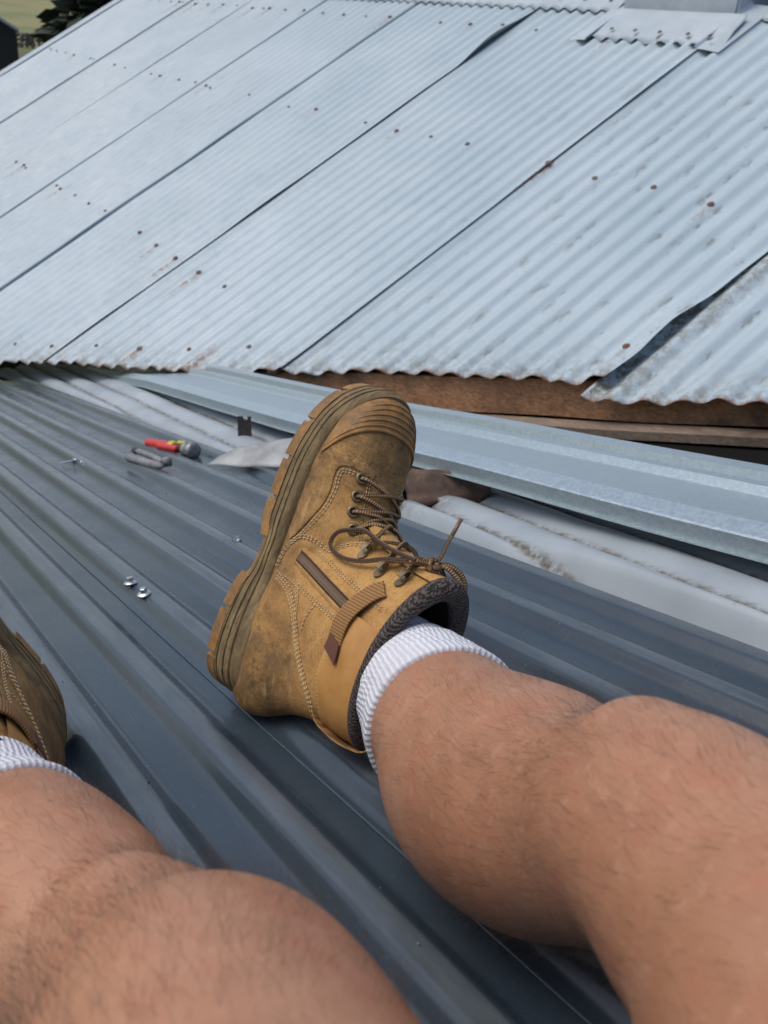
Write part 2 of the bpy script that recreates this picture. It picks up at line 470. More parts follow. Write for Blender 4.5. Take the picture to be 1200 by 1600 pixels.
for x in (.19, .30, .41, .53, .62):
    nl = bpy.data.objects.new('nail', nail_me); COL.objects.link(nl)
    nl.matrix_world = Matrix.Translation(F(x, 1.935, AMP + .02)) @ NAIL_ROT; nl.parent = ap

# ------------------------------------------------------------------ timber frame below the old iron
fr = empty('roof_frame', Matrix.Translation(N(1.2, .5)))
tag(fr, 'weathered brown timber valley board and battens exposed under the corrugated edge', 'timber')
vd = Vector((1, EDGE_K, 0)).normalized()
def strip(name, x0, x1, off, ztop, zbot, thick, material, wob=.0, seg=60):
    """board along the valley: plan line y = edge + off; ztop/zbot are heights over the near roof"""
    V, Fc = [], []
    nrm = Vector((EDGE_K, -1, 0)).normalized()
    for i in range(seg + 1):
        x = x0 + (x1 - x0) * i / seg; y = edge_y(x) + off
        zt = ztop(x, y); zb = zbot(x, y)
        wv = Vector((0, 0, wob * noise.noise(Vector((x * 3, ztop(0, 0) * 50, 0)))))
        b = nrm * (wob * noise.noise(Vector((x * 4, 7, 0))))
        for p in ((Vector((x, y, zt)) + wv), Vector((x, y, zb)) + wv, Vector((x, y, zb)) + wv - nrm * thick, Vector((x, y, zt)) + wv - nrm * thick): V.append(p + b)
    for i in range(seg):
        for q in range(4):
            a = i * 4; b_ = a + 4; q2 = (q + 1) % 4
            Fc.append((a + q, b_ + q, b_ + q2, a + q2))
    Fc.append((0, 1, 2, 3)); Fc.append(tuple(seg * 4 + q for q in (3, 2, 1, 0)))
    o = mesh_obj(name, V, Fc, material, None, False); under(o, fr); return o
zf = lambda x, y: math.tan(T2) * y
zn = lambda x, y: math.tan(T1) * x
strip('valley_board', .25, 3.0, .030, lambda x, y: zf(x, y) - .020, lambda x, y: zf(x, y) - .112, .03, M['timber_orange'], .005)
strip('batten', .9, 3.0, -.004, lambda x, y: zf(x, y) - .106, lambda x, y: zf(x, y) - .114, .05, M['timber_grey'], .002)
strip('batten', 1.1, 3.0, -.030, lambda x, y: zf(x, y) - .113, lambda x, y: zf(x, y) - .124, .05, M['timber_grey'], .003)
strip('plank', 1.0, 3.0, -.085, lambda x, y: zn(x, y) - .020, lambda x, y: zn(x, y) - .040, .055, M['timber_grey'], .003)
V = [N(-2.6, -1.9, -.045), N(3.6, -1.9, -.045), N(3.6, 1.9, -.045), N(-6, 1.9, -.045), N(-6, -2.3, -.045)]
o = mesh_obj('underlay', V, [(0, 1, 2, 3, 4)], M['underlay_black'], None, False); under(o, fr)
V = [F(-4.8, -1.9, -.05), F(3.0, -1.9, -.05), F(3.0, RIDGE_Y + .1, -.05), F(-4.8, RIDGE_Y + .1, -.05)]
V = [F(-4.8, edge_y(-4.8) + .06, -.05), F(3.0, edge_y(3.0) + .06, -.05), F(3.0, RIDGE_Y + .1, -.05), F(-4.8, RIDGE_Y + .1, -.05)]
o = mesh_obj('underlay', V, [(0, 1, 2, 3)], M['underlay_black'], None, False); under(o, fr)

# ------------------------------------------------------------------ near roof: new slate-grey ribbed steel
newroof = empty('ribbed_steel_roof', Matrix.Translation(N(1.5, -.5)))
tag(newroof, 'new dark slate grey ribbed steel roof that the person sits on', 'roof')
RP, RB0, RW, RTOP, RH = .0770, -.4716, .0445, .0205, .0120
def rib_profile():
    """(dy, h) over one rib, rounded at each bend"""
    s = (RW - RTOP) / 2
    corners = [(0, 0), (s, RH), (s + RTOP, RH), (RW, 0)]
    pts = []
    poly = [(-.006, 0)] + corners + [(RW + .006, 0)]
    for i in range(1, len(poly) - 1):
        a, b, c = Vector(poly[i - 1]), Vector(poly[i]), Vector(poly[i + 1])
        r = .0055
        p0 = b + (a - b).normalized() * r; p1 = b + (c - b).normalized() * r
        for t in (0, .25, .5, .75, 1): pts.append(tuple((p0 * (1 - t) ** 2 + b * 2 * t * (1 - t) + p1 * t * t)))
    return pts
RPROF = rib_profile()
def near_sheet(k0, k1, ylo, yhi, lift, xmax=3.4):
    prof = [(ylo, 0)]
    for k in range(k0, k1 + 1):
        b = RB0 + RP * k
        # shallow crease in the middle of each pan
        for dy, h in RPROF:
            if ylo < b + dy < yhi: prof.append((b + dy, h))
        for dy in (RW + .010, RP - .010):
            if ylo < b + dy < yhi: prof.append((b + dy, 0))
    last = [h for (yy, h) in prof][-1]
    prof.append((yhi, last if last < .001 else last))
    nx = 70; V, Fc, sheen_wear = [], [], []
    for (y, h) in prof:
        xa = -.50 + (y + .0495) / EDGE_K
        for i in range(nx + 1):
            t = i / nx; x = xa + (xmax - xa) * t
            hh = h + lift + .0010 * noise.noise(Vector((x * 1.3, y * 3, 2.2)))
            if i == 0: hh -= 0
            V.append(N(x, y, hh)); sheen_wear.append(1.0 if h > RH * .93 else 0.0)
    for a in range(len(prof) - 1):
        for i in range(nx):
            q = a * (nx + 1) + i
            Fc.append((q, q + 1, q + nx + 2, q + nx + 1))
    o = mesh_obj('sheet', V, Fc, M['slate_steel']); add_float_attr(o, 'sheen_wear', sheen_wear); solidify_mod(o, .0006); under(o, newroof)
    return o
near_sheet(0, 5, RB0 - .008, -.0495, .0012)
near_sheet(-14, 0, -1.45, RB0 + RW + .004, 0.0)
# ------------------------------------------------------------------ old white iron left on the near slope
def loose_corr(name, x0, x1, yc, width, ang, h0, warp, label, jag0=.0, jag1=.0, seed=0, tilt=0.0, phase=0.0):
    """old corrugated sheet lying on the near slope, turned by ang about the slope normal; warp(s,t) adds height"""
    nx = 110; P2 = PITCH
    V, Fc, dirt = [], [], []
    ca, sa = math.cos(ang), math.sin(ang)
    L = x1 - x0; ya = -.080; yb = yc + width / 2; ny = int((yb - ya) / .0042)
    for j in range(ny + 1):
        t = j / ny; y = ya + (yb - ya) * t
        e0 = jag0 * noise.noise(Vector((y * 26, seed, 0))) + .4 * jag0 * noise.noise(Vector((y * 90, seed, 0)))
        for i in range(nx + 1):
            s = i / nx; x = x0 + e0 * (1 - s) + s * L
            v = -(x - x0) * sa + (y - yc) * ca; u = x - x0
            h = .017 * abs(math.cos(math.pi * v / P2 + phase / 2)) ** .75 - .008 + h0 + warp(s, t) + tilt * (y - yc)
            h += .002 * noise.noise(Vector((u * 4, v * 9, seed))) + .003 * noise.noise(Vector((u * 1.5, v * 5, seed + 4))) + .0016 * noise.noise(Vector((u * 14, v * 30, seed)))
            q_ = min(max((y + .052) / .026, 0), 1); q_ = q_ * q_ * (3 - 2 * q_)
            h = -.004 * (1 - q_) + h * q_                       # slips under the edge of the new sheet
            V.append(N(x, y, max(h, -.03)))
            d = max(0, -math.cos(2 * math.pi * v / P2 + phase - .12)) ** 20 * 1.3
            d = max(d, math.exp(-max(u - e0, 0) / .03) * .9)
            dirt.append(d)
    for j in range(ny):
        for i in range(nx):
            a = j * (nx + 1) + i; Fc.append((a, a + 1, a + nx + 2, a + nx + 1))
    o = mesh_obj(name, V, Fc, M['old_white_iron']); add_float_attr(o, 'dirt', dirt); solidify_mod(o, .0010)
    tag(o, label, 'roofing sheet'); return o
loose_corr('old_corrugated_sheet', 1.78, 3.1, .085, .36, R_(-9), .012, lambda s, t: .014 * math.sin(s * 3.1) + .012 * s, 'dirty white corrugated sheet with torn end between dark roof edge and galvanised flashing', .045, 0, 5, -.02, 3.69)
loose_corr('old_corrugated_sheet', -1.05, 1.42, .130, .32, R_(-4), .004, lambda s, t: .020 * math.sin(s * 3.1) * (.3 + t), 'long white corrugated sheet with ragged end left of the boot beside dark roof edge', .08, 0, 11, .03, 1.2)

# ------------------------------------------------------------------ loose galvanised flashing lying down the slope
V, Fc = [], []
gp = [(-.008, -.024), (.0, -.025), (.0, -.004), (.003, -.002), (.026, .007), (.029, .001), (.128, .0), (.131, .002), (.136, .011), (.150, .012), (.155, .003), (.172, .004), (.176, .016), (.196, .019), (.199, .010)]
nx = 80
for i in range(nx + 1):
    s = i / nx; x = -.55 + 3.35 * s
    y0 = .115 * (1 - s) ** 2.0 + .048
    hb = .048 + .039 * s + .004 * noise.noise(Vector((x * 1.2, 0, 0))) + .03 * max(0, .25 - s) / .25 * -1.0
    for (dy, h) in gp:
        V.append(N(x, y0 + dy * (1 - .0 * s), hb + h + .15 * dy * (1 - s) * .2 + .0015 * noise.noise(Vector((x * 3, dy * 8, 1)))))
n_ = len(gp)
for i in range(nx):
    for q in range(n_ - 1):
        a = i * n_ + q; Fc.append((a, a + n_, a + n_ + 1, a + 1))
fl = mesh_obj('galvanised_flashing', V, Fc, M['galvanised'], None, False); solidify_mod(fl, .0007)
tag(fl, 'long folded galvanised steel flashing lying loose across the valley behind the boot', 'flashing')

# ------------------------------------------------------------------ odds and ends lying on the roof
def frame_at(x, y, h, az, tilt=0.0, roll=0.0):
    """matrix with z along the near slope normal, x turned az from down-slope"""
    zx = n1; xx = Vector((math.cos(az), math.sin(az), 0)); xx = (xx - zx * xx.dot(zx)).normalized(); yy = zx.cross(xx)
    mm = Matrix((xx, yy, zx)).transposed().to_4x4(); mm.translation = N(x, y, h)
    return mm @ Matrix.Rotation(tilt, 4, 'Y') @ Matrix.Rotation(roll, 4, 'X')
def screw(x, y, h, az, tilt, label, roll=0.0, sc_=1.0):
    e = empty('roofing_screw', frame_at(x, y, h, az, tilt, roll)); tag(e, label, 'screw', 'loose roofing screws')
    def lathe(name, prof, seg, material, sm=True):
        V, Fc = [], []
        for r, z in prof:
            for i in range(seg):
                a = 2 * math.pi * i / seg; V.append((r * math.cos(a), r * math.sin(a), z))
        for q in range(len(prof) - 1):
            for i in range(seg):
                j = (i + 1) % seg; Fc.append((q * seg + i, q * seg + j, (q + 1) * seg + j, (q + 1) * seg + i))
        Fc.append(tuple(range(seg))[::-1]); Fc.append(tuple((len(prof) - 1) * seg + i for i in range(seg)))
        o = mesh_obj(name, V, Fc, material, e, sm); autosmooth(o, 35); return o
    # head up, hex on a domed washer, a short threaded shank below (the shank lies through the washer)
    lathe('washer', [(.0030, -.0018), (.0076, -.0016), (.0080, -.0008), (.0076, .0), (.0045, .0016)], 16, M['rubber_washer'])
    lathe('flange', [(.0082, .0002), (.0086, .0010), (.0070, .0026), (.0046, .0032)], 18, M['zinc'])
    lathe('head', [(.0044, .003), (.0044, .0078), (.0036, .0084)], 6, M['zinc'], False)
    prof = []
    for i in range(25):
        z = -.002 - .030 * i / 24; prof.append((.0024 + (.0005 if i % 2 else 0), z))
    prof.append((.0008, -.038))
    lathe('shank', prof, 8, M['zinc'])
    e.scale = Vector((sc_,) * 3)
    return e
screw(1.800, -.4610, .0140, 2.6, R_(6), 'silver hex roofing screw on the rib, further of the pair by the heel')
screw(1.846, -.4600, .0140, 2.2, R_(-8), 'silver hex roofing screw on the rib, nearer of the pair by the heel')
screw(1.734, -.286, .0105, .4, R_(86), 'dull roofing screw lying alone on the dark pan left of the boot')
screw(1.018, -.312, .0105, 1.1, R_(84), 'left one of the two small far screws on the dark roof', 0, .75)
screw(1.058, -.304, .0105, .2, R_(80), 'right one of the two small far screws on the dark roof', 0, .75)

def capsule(p0, p1, r0, r1, seg=14, n=8, bulge=0.0):
    p0, p1 = Vector(p0), Vector(p1); d = (p1 - p0); L = d.length; d.normalize()
    pts, rs = [], []
    for i in range(5):
        a = math.pi / 2 * i / 4; pts.append(p0 - d * r0 * math.cos(a) * .6); rs.append(max(r0 * math.sin(a), 1e-4))
    for i in range(1, n):
        t = i / n; pts.append(p0 + d * L * t); rs.append(r0 + (r1 - r0) * t + bulge * math.sin(math.pi * t))
    for i in range(5):
        a = math.pi / 2 * i / 4; pts.append(p1 + d * r1 * math.sin(a) * .6); rs.append(max(r1 * math.cos(a), 1e-4))
    return tube_data(pts, rs, seg)
# red handled cutter
e = empty('hand_cutter', frame_at(1.085, -.122, .016, R_(14))); tag(e, 'red and yellow handled hand tool with blunt grey head beside the white sheet', 'tool')
mesh_obj('handle', *capsule((-.092, .002, 0), (-.012, .002, 0), .0098, .0112), M['red_plastic'], e)
mesh_obj('handle', *capsule((-.03, -.012, .002), (.030, -.012, .002), .008, .007), M['red_plastic'], e)
mesh_obj('collar', *tube_data([(-.008, 0, 0), (-.005, 0, 0), (.007, 0, 0), (.010, 0, 0)], [.011, .0138, .0138, .011], 14), M['yellow_plastic'], e)
mesh_obj('shank', *capsule((.008, .0, 0), (.045, 0, 0), .009, .011), M['dark_iron'], e)
mesh_obj('latch', *capsule((.018, .006, .010), (.046, .002, .013), .005, .004), M['yellow_plastic'], e)
mesh_obj('head', *tube_data([(.044, 0, 0), (.046, 0, 0), (.050, 0, 0), (.059, 0, 0), (.0605, 0, 0), (.062, 0, 0), (.072, 0, 0), (.077, 0, 0), (.079, 0, 0)], [.010, .0150, .0178, .0185, .0168, .0185, .0182, .0165, .012], 16), M['worn_steel'], e)
# grey pliers
e = empty('folding_pliers', frame_at(1.16, -.204, .017, R_(4))); tag(e, 'grey folding pliers lying open across a dark rib, nearer than the red tool', 'tool')
def flat_arm(pts, w, t):
    V, Fc = tube_data([Vector(p) for p in catmull(pts, 6)], [1.0] * ((len(pts) - 1) * 6 + 1), 12); C_ = catmull(pts, 6); out = []
    for i, v in enumerate(V):
        c = C_[i // 12]; d = v - c; f = min(1, .45 + (i // 12) / 4, .45 + (len(C_) - 1 - i // 12) / 4)
        out.append(c + Vector((d.x * w * f, d.y * w * f, d.z * t * f)))
    return out, Fc
mesh_obj('handle', *flat_arm([(-.066, -.016, 0), (-.03, -.017, 0), (.03, -.013, 0), (.088, -.008, .001)], .0090, .0080), M['tool_grey'], e)
mesh_obj('handle', *flat_arm([(-.096, .016, .002), (-.045, .014, .003), (.01, .010, .004), (.062, .003, .005)], .0066, .0062), M['tool_grey'], e)
mesh_obj('jaw', *flat_arm([(-.104, .012, .002), (-.094, .016, .002), (-.082, .010, .001)], .007, .006), M['dark_iron'], e)
mesh_obj('pivot', *tube_data([(.070, .010, -.004), (.070, .010, .006), (.070, .0105, .012), (.070, .0105, .0135)], [.0095, .0095, .0085, .004], 14), M['tool_grey'], e)
# curled offcut of flat sheet
V, Fc = [], []
c00, c10, c11, c01 = [(1.283, -.133, .014), (1.491, -.028, .026), (1.39, .033, .060), (1.302, -.066, .042)]
for i in range(17):
    for j in range(9):
        s, t = i / 16, j / 8
        q = [(c00[k] * (1 - s) + c10[k] * s) * (1 - t) + (c01[k] * (1 - s) + c11[k] * s) * t for k in range(3)]
        q[2] += .007 * math.sin(math.pi * t) * (.3 + .7 * s) + .003 * noise.noise(Vector((s * 4, t * 4, 0)))
        V.append(N(*q))
for i in range(16):
    for j in range(8):
        a = i * 9 + j; Fc.append((a, a + 9, a + 10, a + 1))
o = mesh_obj('sheet_metal_offcut', V, Fc, M['galvanised_dull']); solidify_mod(o, .0007)
tag(o, 'pointed curled offcut of dull galvanised sheet left of the boot toe', 'metal offcut')
# dark notched bracket standing up behind the offcut
bm = bmesh.new()
pf = [(-.016, 0), (.014, 0), (.017, .045), (.010, .046), (.008, .038), (.001, .038), (-.001, .047), (-.012, .048)]
vs_ = [bm.verts.new((x, 0, z)) for x, z in pf]; f_ = bm.faces.new(vs_)
ex = bmesh.ops.extrude_face_region(bm, geom=[f_]); bmesh.ops.translate(bm, verts=[v for v in ex['geom'] if isinstance(v, bmesh.types.BMVert)], vec=(0, .005, 0))
bmesh.ops.recalc_face_normals(bm, faces=bm.faces[:])
mm = frame_at(1.10, .040, .012, R_(58)); bm.transform(mm)
o = bm_obj('notched_bracket', bm, M['dark_iron'], None, False); tag(o, 'small dark notched metal bracket upright between offcut and flashing', 'bracket')
# rusty crumpled flashing and a wood offcut in the hole right of the boot
V, Fc = [], []
cr = [(1.690, .030, .046), (1.86, .082, .046), (1.835, .080, .004), (1.765, -.005, .004)]
for i in range(21):
    for j in range(11):
        s, t = i / 20, j / 10
        q = [(cr[0][k] * (1 - s) + cr[1][k] * s) * (1 - t) + (cr[3][k] * (1 - s) + cr[2][k] * s) * t for k in range(3)]
        q[2] += .010 * noise.noise(Vector((s * 5, t * 5, 3))) + .010 * math.sin(3 * s)
        q[0] += .012 * noise.noise(Vector((s * 6, t * 6, 7))) * (i in (0, 20) or j in (0, 10))
        V.append(N(*q))
for i in range(20):
    for j in range(10):
        a = i * 11 + j; Fc.append((a, a + 11, a + 12, a + 1))
o = mesh_obj('rusted_flashing_scrap', V, Fc, M['rusty_iron']); solidify_mod(o, .001); tag(o, 'crumpled brown rusted metal scrap in the gap right of the boot', 'scrap')
o = box('wood_offcut', 0, 0, 0, .075, .045, .018, M['timber_grey'], None, frame_at(1.690, .035, .026, R_(40), R_(12), R_(-8)), .002); tag(o, 'small grey brown wood offcut tucked beside the boot in the gap', 'wood')
# specks of swarf and grit
rs_ = random.Random(21); V, Fc = [], []
for i in range(420):
    x = rs_.uniform(.2, 2.75); y = rs_.uniform(-.85, -.06); k = (y - RB0) % RP
    h = RH + .0016 if k < RW else .0016
    if k < .009 or RW - .009 < k < RW + .004: h = RH * .5 + .002
    r = rs_.uniform(.0004, .0013); c = N(x, y, h)
    dd = [Vector((rs_.uniform(-1, 1), rs_.uniform(-1, 1), rs_.uniform(-1, 1))) * r for _ in range(4)]
    b = len(V); V += [c + d for d in dd]; Fc += [(b, b + 1, b + 2), (b, b + 2, b + 3), (b, b + 3, b + 1), (b + 1, b + 3, b + 2)]
m_ = mat('swarf', rough=.5); k_ = NT(m_); k_.col(k_.ramp(k_.noise(400, 1), [(.45, (.03, .028, .025)), (.6, (.5, .5, .5))]))
o = mesh_obj('swarf', V, Fc, M['swarf'], None, False); o['kind'] = 'stuff'; tag(o, 'fine metal swarf and grit scattered over the dark ribbed roof', 'swarf')
# ------------------------------------------------------------------ boots
def boot_matrix(T, U, t, s, left=False):
    T = Vector(T).normalized(); U = Vector(U); U = (U - T * U.dot(T)).normalized(); Y = U.cross(T)
    m = Matrix((T, Y, U)).transposed().to_4x4(); m.translation = Vector(t)
    return m @ Matrix.Scale(s, 4)
BM_R = boot_matrix((-0.20279, 0.57674, 0.79135), (0.979, 0.10209, 0.17647), (2.10638, -0.46480, 0.58888), 0.8951)
BM_L = boot_matrix((-.27018, -.39617, .87753), (.95604, -.21830, .19580), (2.08063, -.65111, .56741), .9182)
def bmap(v, my=1):
    z = v.z if v.z < .08 else .08 + (v.z - .08) * 1.13
    return Vector((v.x * 1.065 - .020 - .007 * max(0, 1 - v.x / .05) ** 1.0 * (1 if v.z < .06 else max(0, 1 - (v.z - .06) / .05)), v.y * my, z))
def spring(x): return .016 * max(0.0, (x - .19) / .115) ** 2
XS = [0, .006, .02, .05, .09, .13, .18, .22, .255, .275, .29, .299, .304]
WM = [.008, .021, .031, .0375, .037, .039, .046, .050, .0475, .041, .031, .019, .005]
WL = [.008, .021, .031, .0375, .038, .042, .050, .053, .049, .041, .030, .018, .005]
ZT = [.060, .070, .085, .097, .104, .112, .109, .094, .082, .074, .066, .055, .040]
ZS = [.028, .05, .08, .11, .14, .17, .19, .215]
XB = [-.004, -.013, -.011, .001, .009, .013, .014, .014]
XF = [.15, .17, .194, .186, .174, .167, .164, .163]
HW = [.034, .040, .0405, .0400, .0425, .0455, .0470, .0480]
def superpt(a, e): return math.copysign(abs(math.cos(a)) ** e, math.cos(a)), math.copysign(abs(math.sin(a)) ** e, math.sin(a))
def foot_loft(grow=0.0, x0=0.0):
    seg = 44; xs = [.0005, .003, .008, .015, .025] + [.04 + .0115 * i for i in range(20)] + [.266, .274, .281, .288, .293, .297, .300, .3025, .304]
    V, Fc = [], []
    for x in xs:
        wm, wl, zt = interp(x, XS, WM) + grow, interp(x, XS, WL) + grow, interp(x, XS, ZT) + grow
        zb = .016; zc = zb + .36 * (zt - zb)
        if x > .28: zc = zb + (.36 + .1 * (x - .28) / .024) * (zt - zb)
        for k in range(seg):
            c, s = superpt(2 * math.pi * k / seg, .82)
            V.append(Vector((x, c * (wm if c > 0 else wl), zc + s * ((zt - zc) if s > 0 else (zc - zb)) + spring(x))))
    n = len(xs)
    for i in range(n - 1):
        for k in range(seg):
            j = (k + 1) % seg; Fc.append((i * seg + k, (i + 1) * seg + k, (i + 1) * seg + j, i * seg + j))
    Fc.append(tuple(range(seg))); Fc.append(tuple((n - 1) * seg + k for k in range(seg))[::-1])
    return V, Fc
def shaft_ring(z, grow=0.0, seg=44):
    xb, xf, hw = interp(z, ZS, XB) - grow, interp(z, ZS, XF) + grow, interp(z, ZS, HW) + grow
    cx = (xb + xf) / 2; out = []
    for k in range(seg):
        c, s = superpt(2 * math.pi * k / seg, .92)
        x = cx + c * (xf - xb) / 2
        taper = 1 - .20 * max(0, c) ** 2
        out.append(Vector((x, s * hw * taper, z)))
    return out
def shaft_loft(z0=.03, z1=.212, grow=0.0, cap=True):
    seg = 44; n = 18; V, Fc = [], []
    for i in range(n): V += shaft_ring(z0 + (z1 - z0) * i / (n - 1), grow, seg)
    for i in range(n - 1):
        for k in range(seg):
            j = (k + 1) % seg; Fc.append((i * seg + k, i * seg + j, (i + 1) * seg + j, (i + 1) * seg + k))
    if cap: Fc.append(tuple(range(seg))[::-1]); Fc.append(tuple((n - 1) * seg + k for k in range(seg)))
    return V, Fc
def outline(off=0.0, n=120):
    """footprint loop (x, y), counter-clockwise seen from above, pushed out by off"""
    xs = [.5 * (1 - math.cos(math.pi * i / 40)) * .304 for i in range(41)]
    lo = [(x, -interp(x, XS, WL) + (.005 if x < .002 or x > .302 else 0)) for x in xs]; hi = [(x, interp(x, XS, WM)) for x in xs]
    P = lo + hi[::-1][1:-1]
    P = [Vector((x, y, 0)) for x, y in P]
    # resample evenly
    L = [0]
    for i in range(len(P)): L.append(L[-1] + (P[(i + 1) % len(P)] - P[i]).length)
    out = []
    i = 0
    for q in range(n):
        d = L[-1] * q / n
        while L[i + 1] < d: i += 1
        t = (d - L[i]) / (L[i + 1] - L[i]); out.append(P[i].lerp(P[(i + 1) % len(P)], t))
    for _ in range(3): out = [(out[i - 1] + out[i] * 2 + out[(i + 1) % n]) / 4 for i in range(n)]
    res = []
    for i in range(n):
        t = (out[(i + 1) % n] - out[i - 1]).normalized(); res.append(out[i] + Vector((t.y, -t.x, 0)) * off)
    return res
def sole_top(x): return .039 + .019 * max(0, 1 - x / .12) ** .8 + .012 * max(0.0, (x - .255) / .05) ** 1.5
def sole_bot(x):
    # heel block, raised waist, forefoot
    w_ = math.exp(-((x - .118) / .026) ** 4)
    return .0085 + .009 * w_

#@@DETAIL
def boot_materials():
    m = mat('tan_nubuck', rough=.85, spec=.25); k = NT(m); v = k.sep(k.coord())
    big = k.noise(26, 5, .62); mid = k.noise(85, 6, .65); fine = k.noise(420, 4, .7)
    c = k.ramp(big, [(.28, (.30, .140, .038)), (.50, (.46, .245, .072)), (.75, (.56, .32, .105))])
    c = k.mix(k.rampf(mid, .5, .72, 0, .55), c, (.22, .11, .04))
    c = k.mix(k.rampf(fine, .42, .66, 0, .4), c, (.52, .33, .15)); c = k.mix(k.rampf(fine, .5, .3, 0, .4), c, (.17, .085, .032))
    # ground-in dirt: towards the sole, on the toe box and on the heel counter
    low = k.rampf(v[2], .04, .10, 1, 0)
    toe = k.rampf(v[0], .175, .235, 0, .9); hl = k.rampf(v[0], .095, .03, 0, 1.0)
    hl = k.math('MULTIPLY', hl, k.rampf(v[2], .10, .15, 1, 0))
    g = k.math('MAXIMUM', k.math('MAXIMUM', low, toe), hl)
    d = k.math('MULTIPLY', g, k.rampf(k.noise(34, 6, .68), .20, .55))
    c = k.mix(k.math('MULTIPLY', d, .8), c, (.135, .085, .042))
    c = k.mix(k.math('MULTIPLY', g, k.rampf(k.noise(55, 5, .7), .56, .70, 0, .7)), c, (.055, .036, .024))
    c = k.mix(k.rampf(k.noise(230, 2, .5), .74, .77, 0, .5), c, (.55, .47, .36))
    cr = k.noise(40, 5, .7, k.mapping((2.0, .7, .7), rot=(0, 0, .5)), 1.6)
    line_ = k.rampf(k.math('ABSOLUTE', k.math('SUBTRACT', cr, .5)), .0, .035, 1, 0)
    crm = k.math('MULTIPLY', line_, k.math('MULTIPLY', k.rampf(v[0], .175, .215, .12, 1), k.rampf(v[0], .27, .235, .12, 1)))
    c = k.mix(k.math('MULTIPLY', crm, .6), c, (.07, .04, .022))
    sf = k.noise(60, 3, .6, k.mapping((.5, 1, 3), rot=(.3, .6, 0)))
    c = k.mix(k.rampf(sf, .60, .72, 0, .4), c, (.60, .38, .17))
    k.col(c); k.bump(mid, .5, .0022); k.bump(crm, -.8, .0016)
    m = mat('smooth_tan_leather', rough=.55, spec=.4); k = NT(m)
    c = k.ramp(k.noise(40, 5, .6), [(.3, (.40, .19, .05)), (.7, (.52, .27, .08))]); k.col(c); k.bump(k.noise(300, 4), .15, .0004)
    m = mat('gum_rubber', rough=.6, spec=.35); k = NT(m)
    c = k.ramp(k.noise(45, 5, .65), [(.3, (.20, .10, .03)), (.6, (.36, .185, .055)), (.8, (.43, .24, .085))])
    c = k.mix(k.rampf(k.noise(70, 5, .7), .42, .66, 0, .75), c, (.14, .095, .05)); k.col(c); k.bump(k.noise(200, 3), .4, .0009)
    m = mat('midsole_dirty', rough=.8, spec=.3); k = NT(m)
    st = k.noise(30, 6, .68, k.mapping((1, 1, 5))); st2 = k.noise(150, 5, .7)
    c = k.ramp(st, [(.25, (.085, .058, .028)), (.5, (.19, .135, .065)), (.75, (.33, .23, .105))])
    c = k.mix(k.rampf(st2, .52, .72, 0, .5), c, (.045, .036, .022)); k.col(c); k.bump(st2, .5, .0009); k.bump(st, .5, .0016)
    m = mat('stitch_thread', (.62, .50, .30), .8); m = mat('antique_brass', (.22, .17, .10), .42, .85)
    m = mat('boot_dark_lining', (.018, .014, .011), .95); mat('zip_tape', (.05, .030, .020), .85); mat('zip_teeth', (.19, .115, .065), .4, .2)
    m = mat('brown_webbing', rough=.9); k = NT(m)
    wv = k.n('ShaderNodeTexWave'); wv.inputs['Scale'].default_value = 190; wv.inputs['Distortion'].default_value = 1.0; k.l(k.mapping((.6, 1, 1)), wv.inputs['Vector'])
    c = k.ramp(wv.outputs['Fac'], [(.2, (.20, .095, .03)), (.8, (.34, .18, .065))]); k.col(c); k.bump(wv.outputs['Fac'], .4, .0006)
    mat('tag_leather', (.115, .045, .024), .7)
    m = mat('collar_knit', rough=.92); k = NT(m)
    wv = k.n('ShaderNodeTexWave', wave_type='BANDS', bands_direction='DIAGONAL'); wv.inputs['Scale'].default_value = 150; wv.inputs['Distortion'].default_value = 3.5; wv.inputs['Detail'].default_value = 0; wv.inputs['Detail Scale'].default_value = 3; k.l(k.coord(), wv.inputs['Vector'])
    c = k.ramp(wv.outputs['Fac'], [(.25, (.020, .016, .014)), (.8, (.115, .088, .072))]); k.col(c); k.bump(wv.outputs['Fac'], .7, .0012)
    m = mat('lace', rough=.8); k = NT(m)
    u = k.attr('lu'); vv = k.attr('lv')
    tw = k.math('SINE', k.math('ADD', k.math('MULTIPLY', u, 2600), vv)); band = k.math('SINE', k.math('MULTIPLY', vv, 2.0))
    c = k.mix(k.rampf(band, -.1, .3), (.075, .042, .024), (.34, .20, .09)); c = k.mix(k.rampf(tw, .2, .8, 0, .55), c, (.03, .018, .012)); k.col(c); k.bump(tw, .6, .0006)
boot_materials()
M_TAN, M_GUM, M_MID = M['tan_nubuck'], M['gum_rubber'], M['midsole_dirty']
# seams of the boot, in boot coordinates (x heel to toe, y towards the inner side, z up from the sole)
B_EYE = [(.2116, .0283, .0915), (.1939, .0285, .097), (.179, .0285, .1015), (.1636, .0241, .1075)]
B_HOOK = [(.1488, .0247, .1374), (.1397, .0278, .1695), (.140, .0262, .1963)]
B_ZIP = [(.1196, .0381, .0693), (.114, .0378, .0931), (.1085, .0385, .1163), (.1037, .0403, .1393), (.0992, .043, .1623), (.096, .045, .182)]
B_VAMP = [(.1305, .0403, .0496), (.1424, .0418, .0587), (.1582, .0432, .0678), (.1737, .0436, .0746), (.1895, .0439, .0759), (.2021, .045, .0732), (.2126, .0444, .0732), (.217, .0396, .0799), (.2173, .0296, .089), (.2148, .0191, .0945)]
B_ZBOX = [(.0994, .0376, .0491), (.1134, .0385, .0506), (.1257, .0397, .0558), (.1335, .0401, .0656), (.1349, .0382, .0791), (.1337, .0353, .0891), (.1322, .0336, .1036), (.144, .0292, .1149), (.1509, .0246, .1294), (.1537, .021, .1406)]
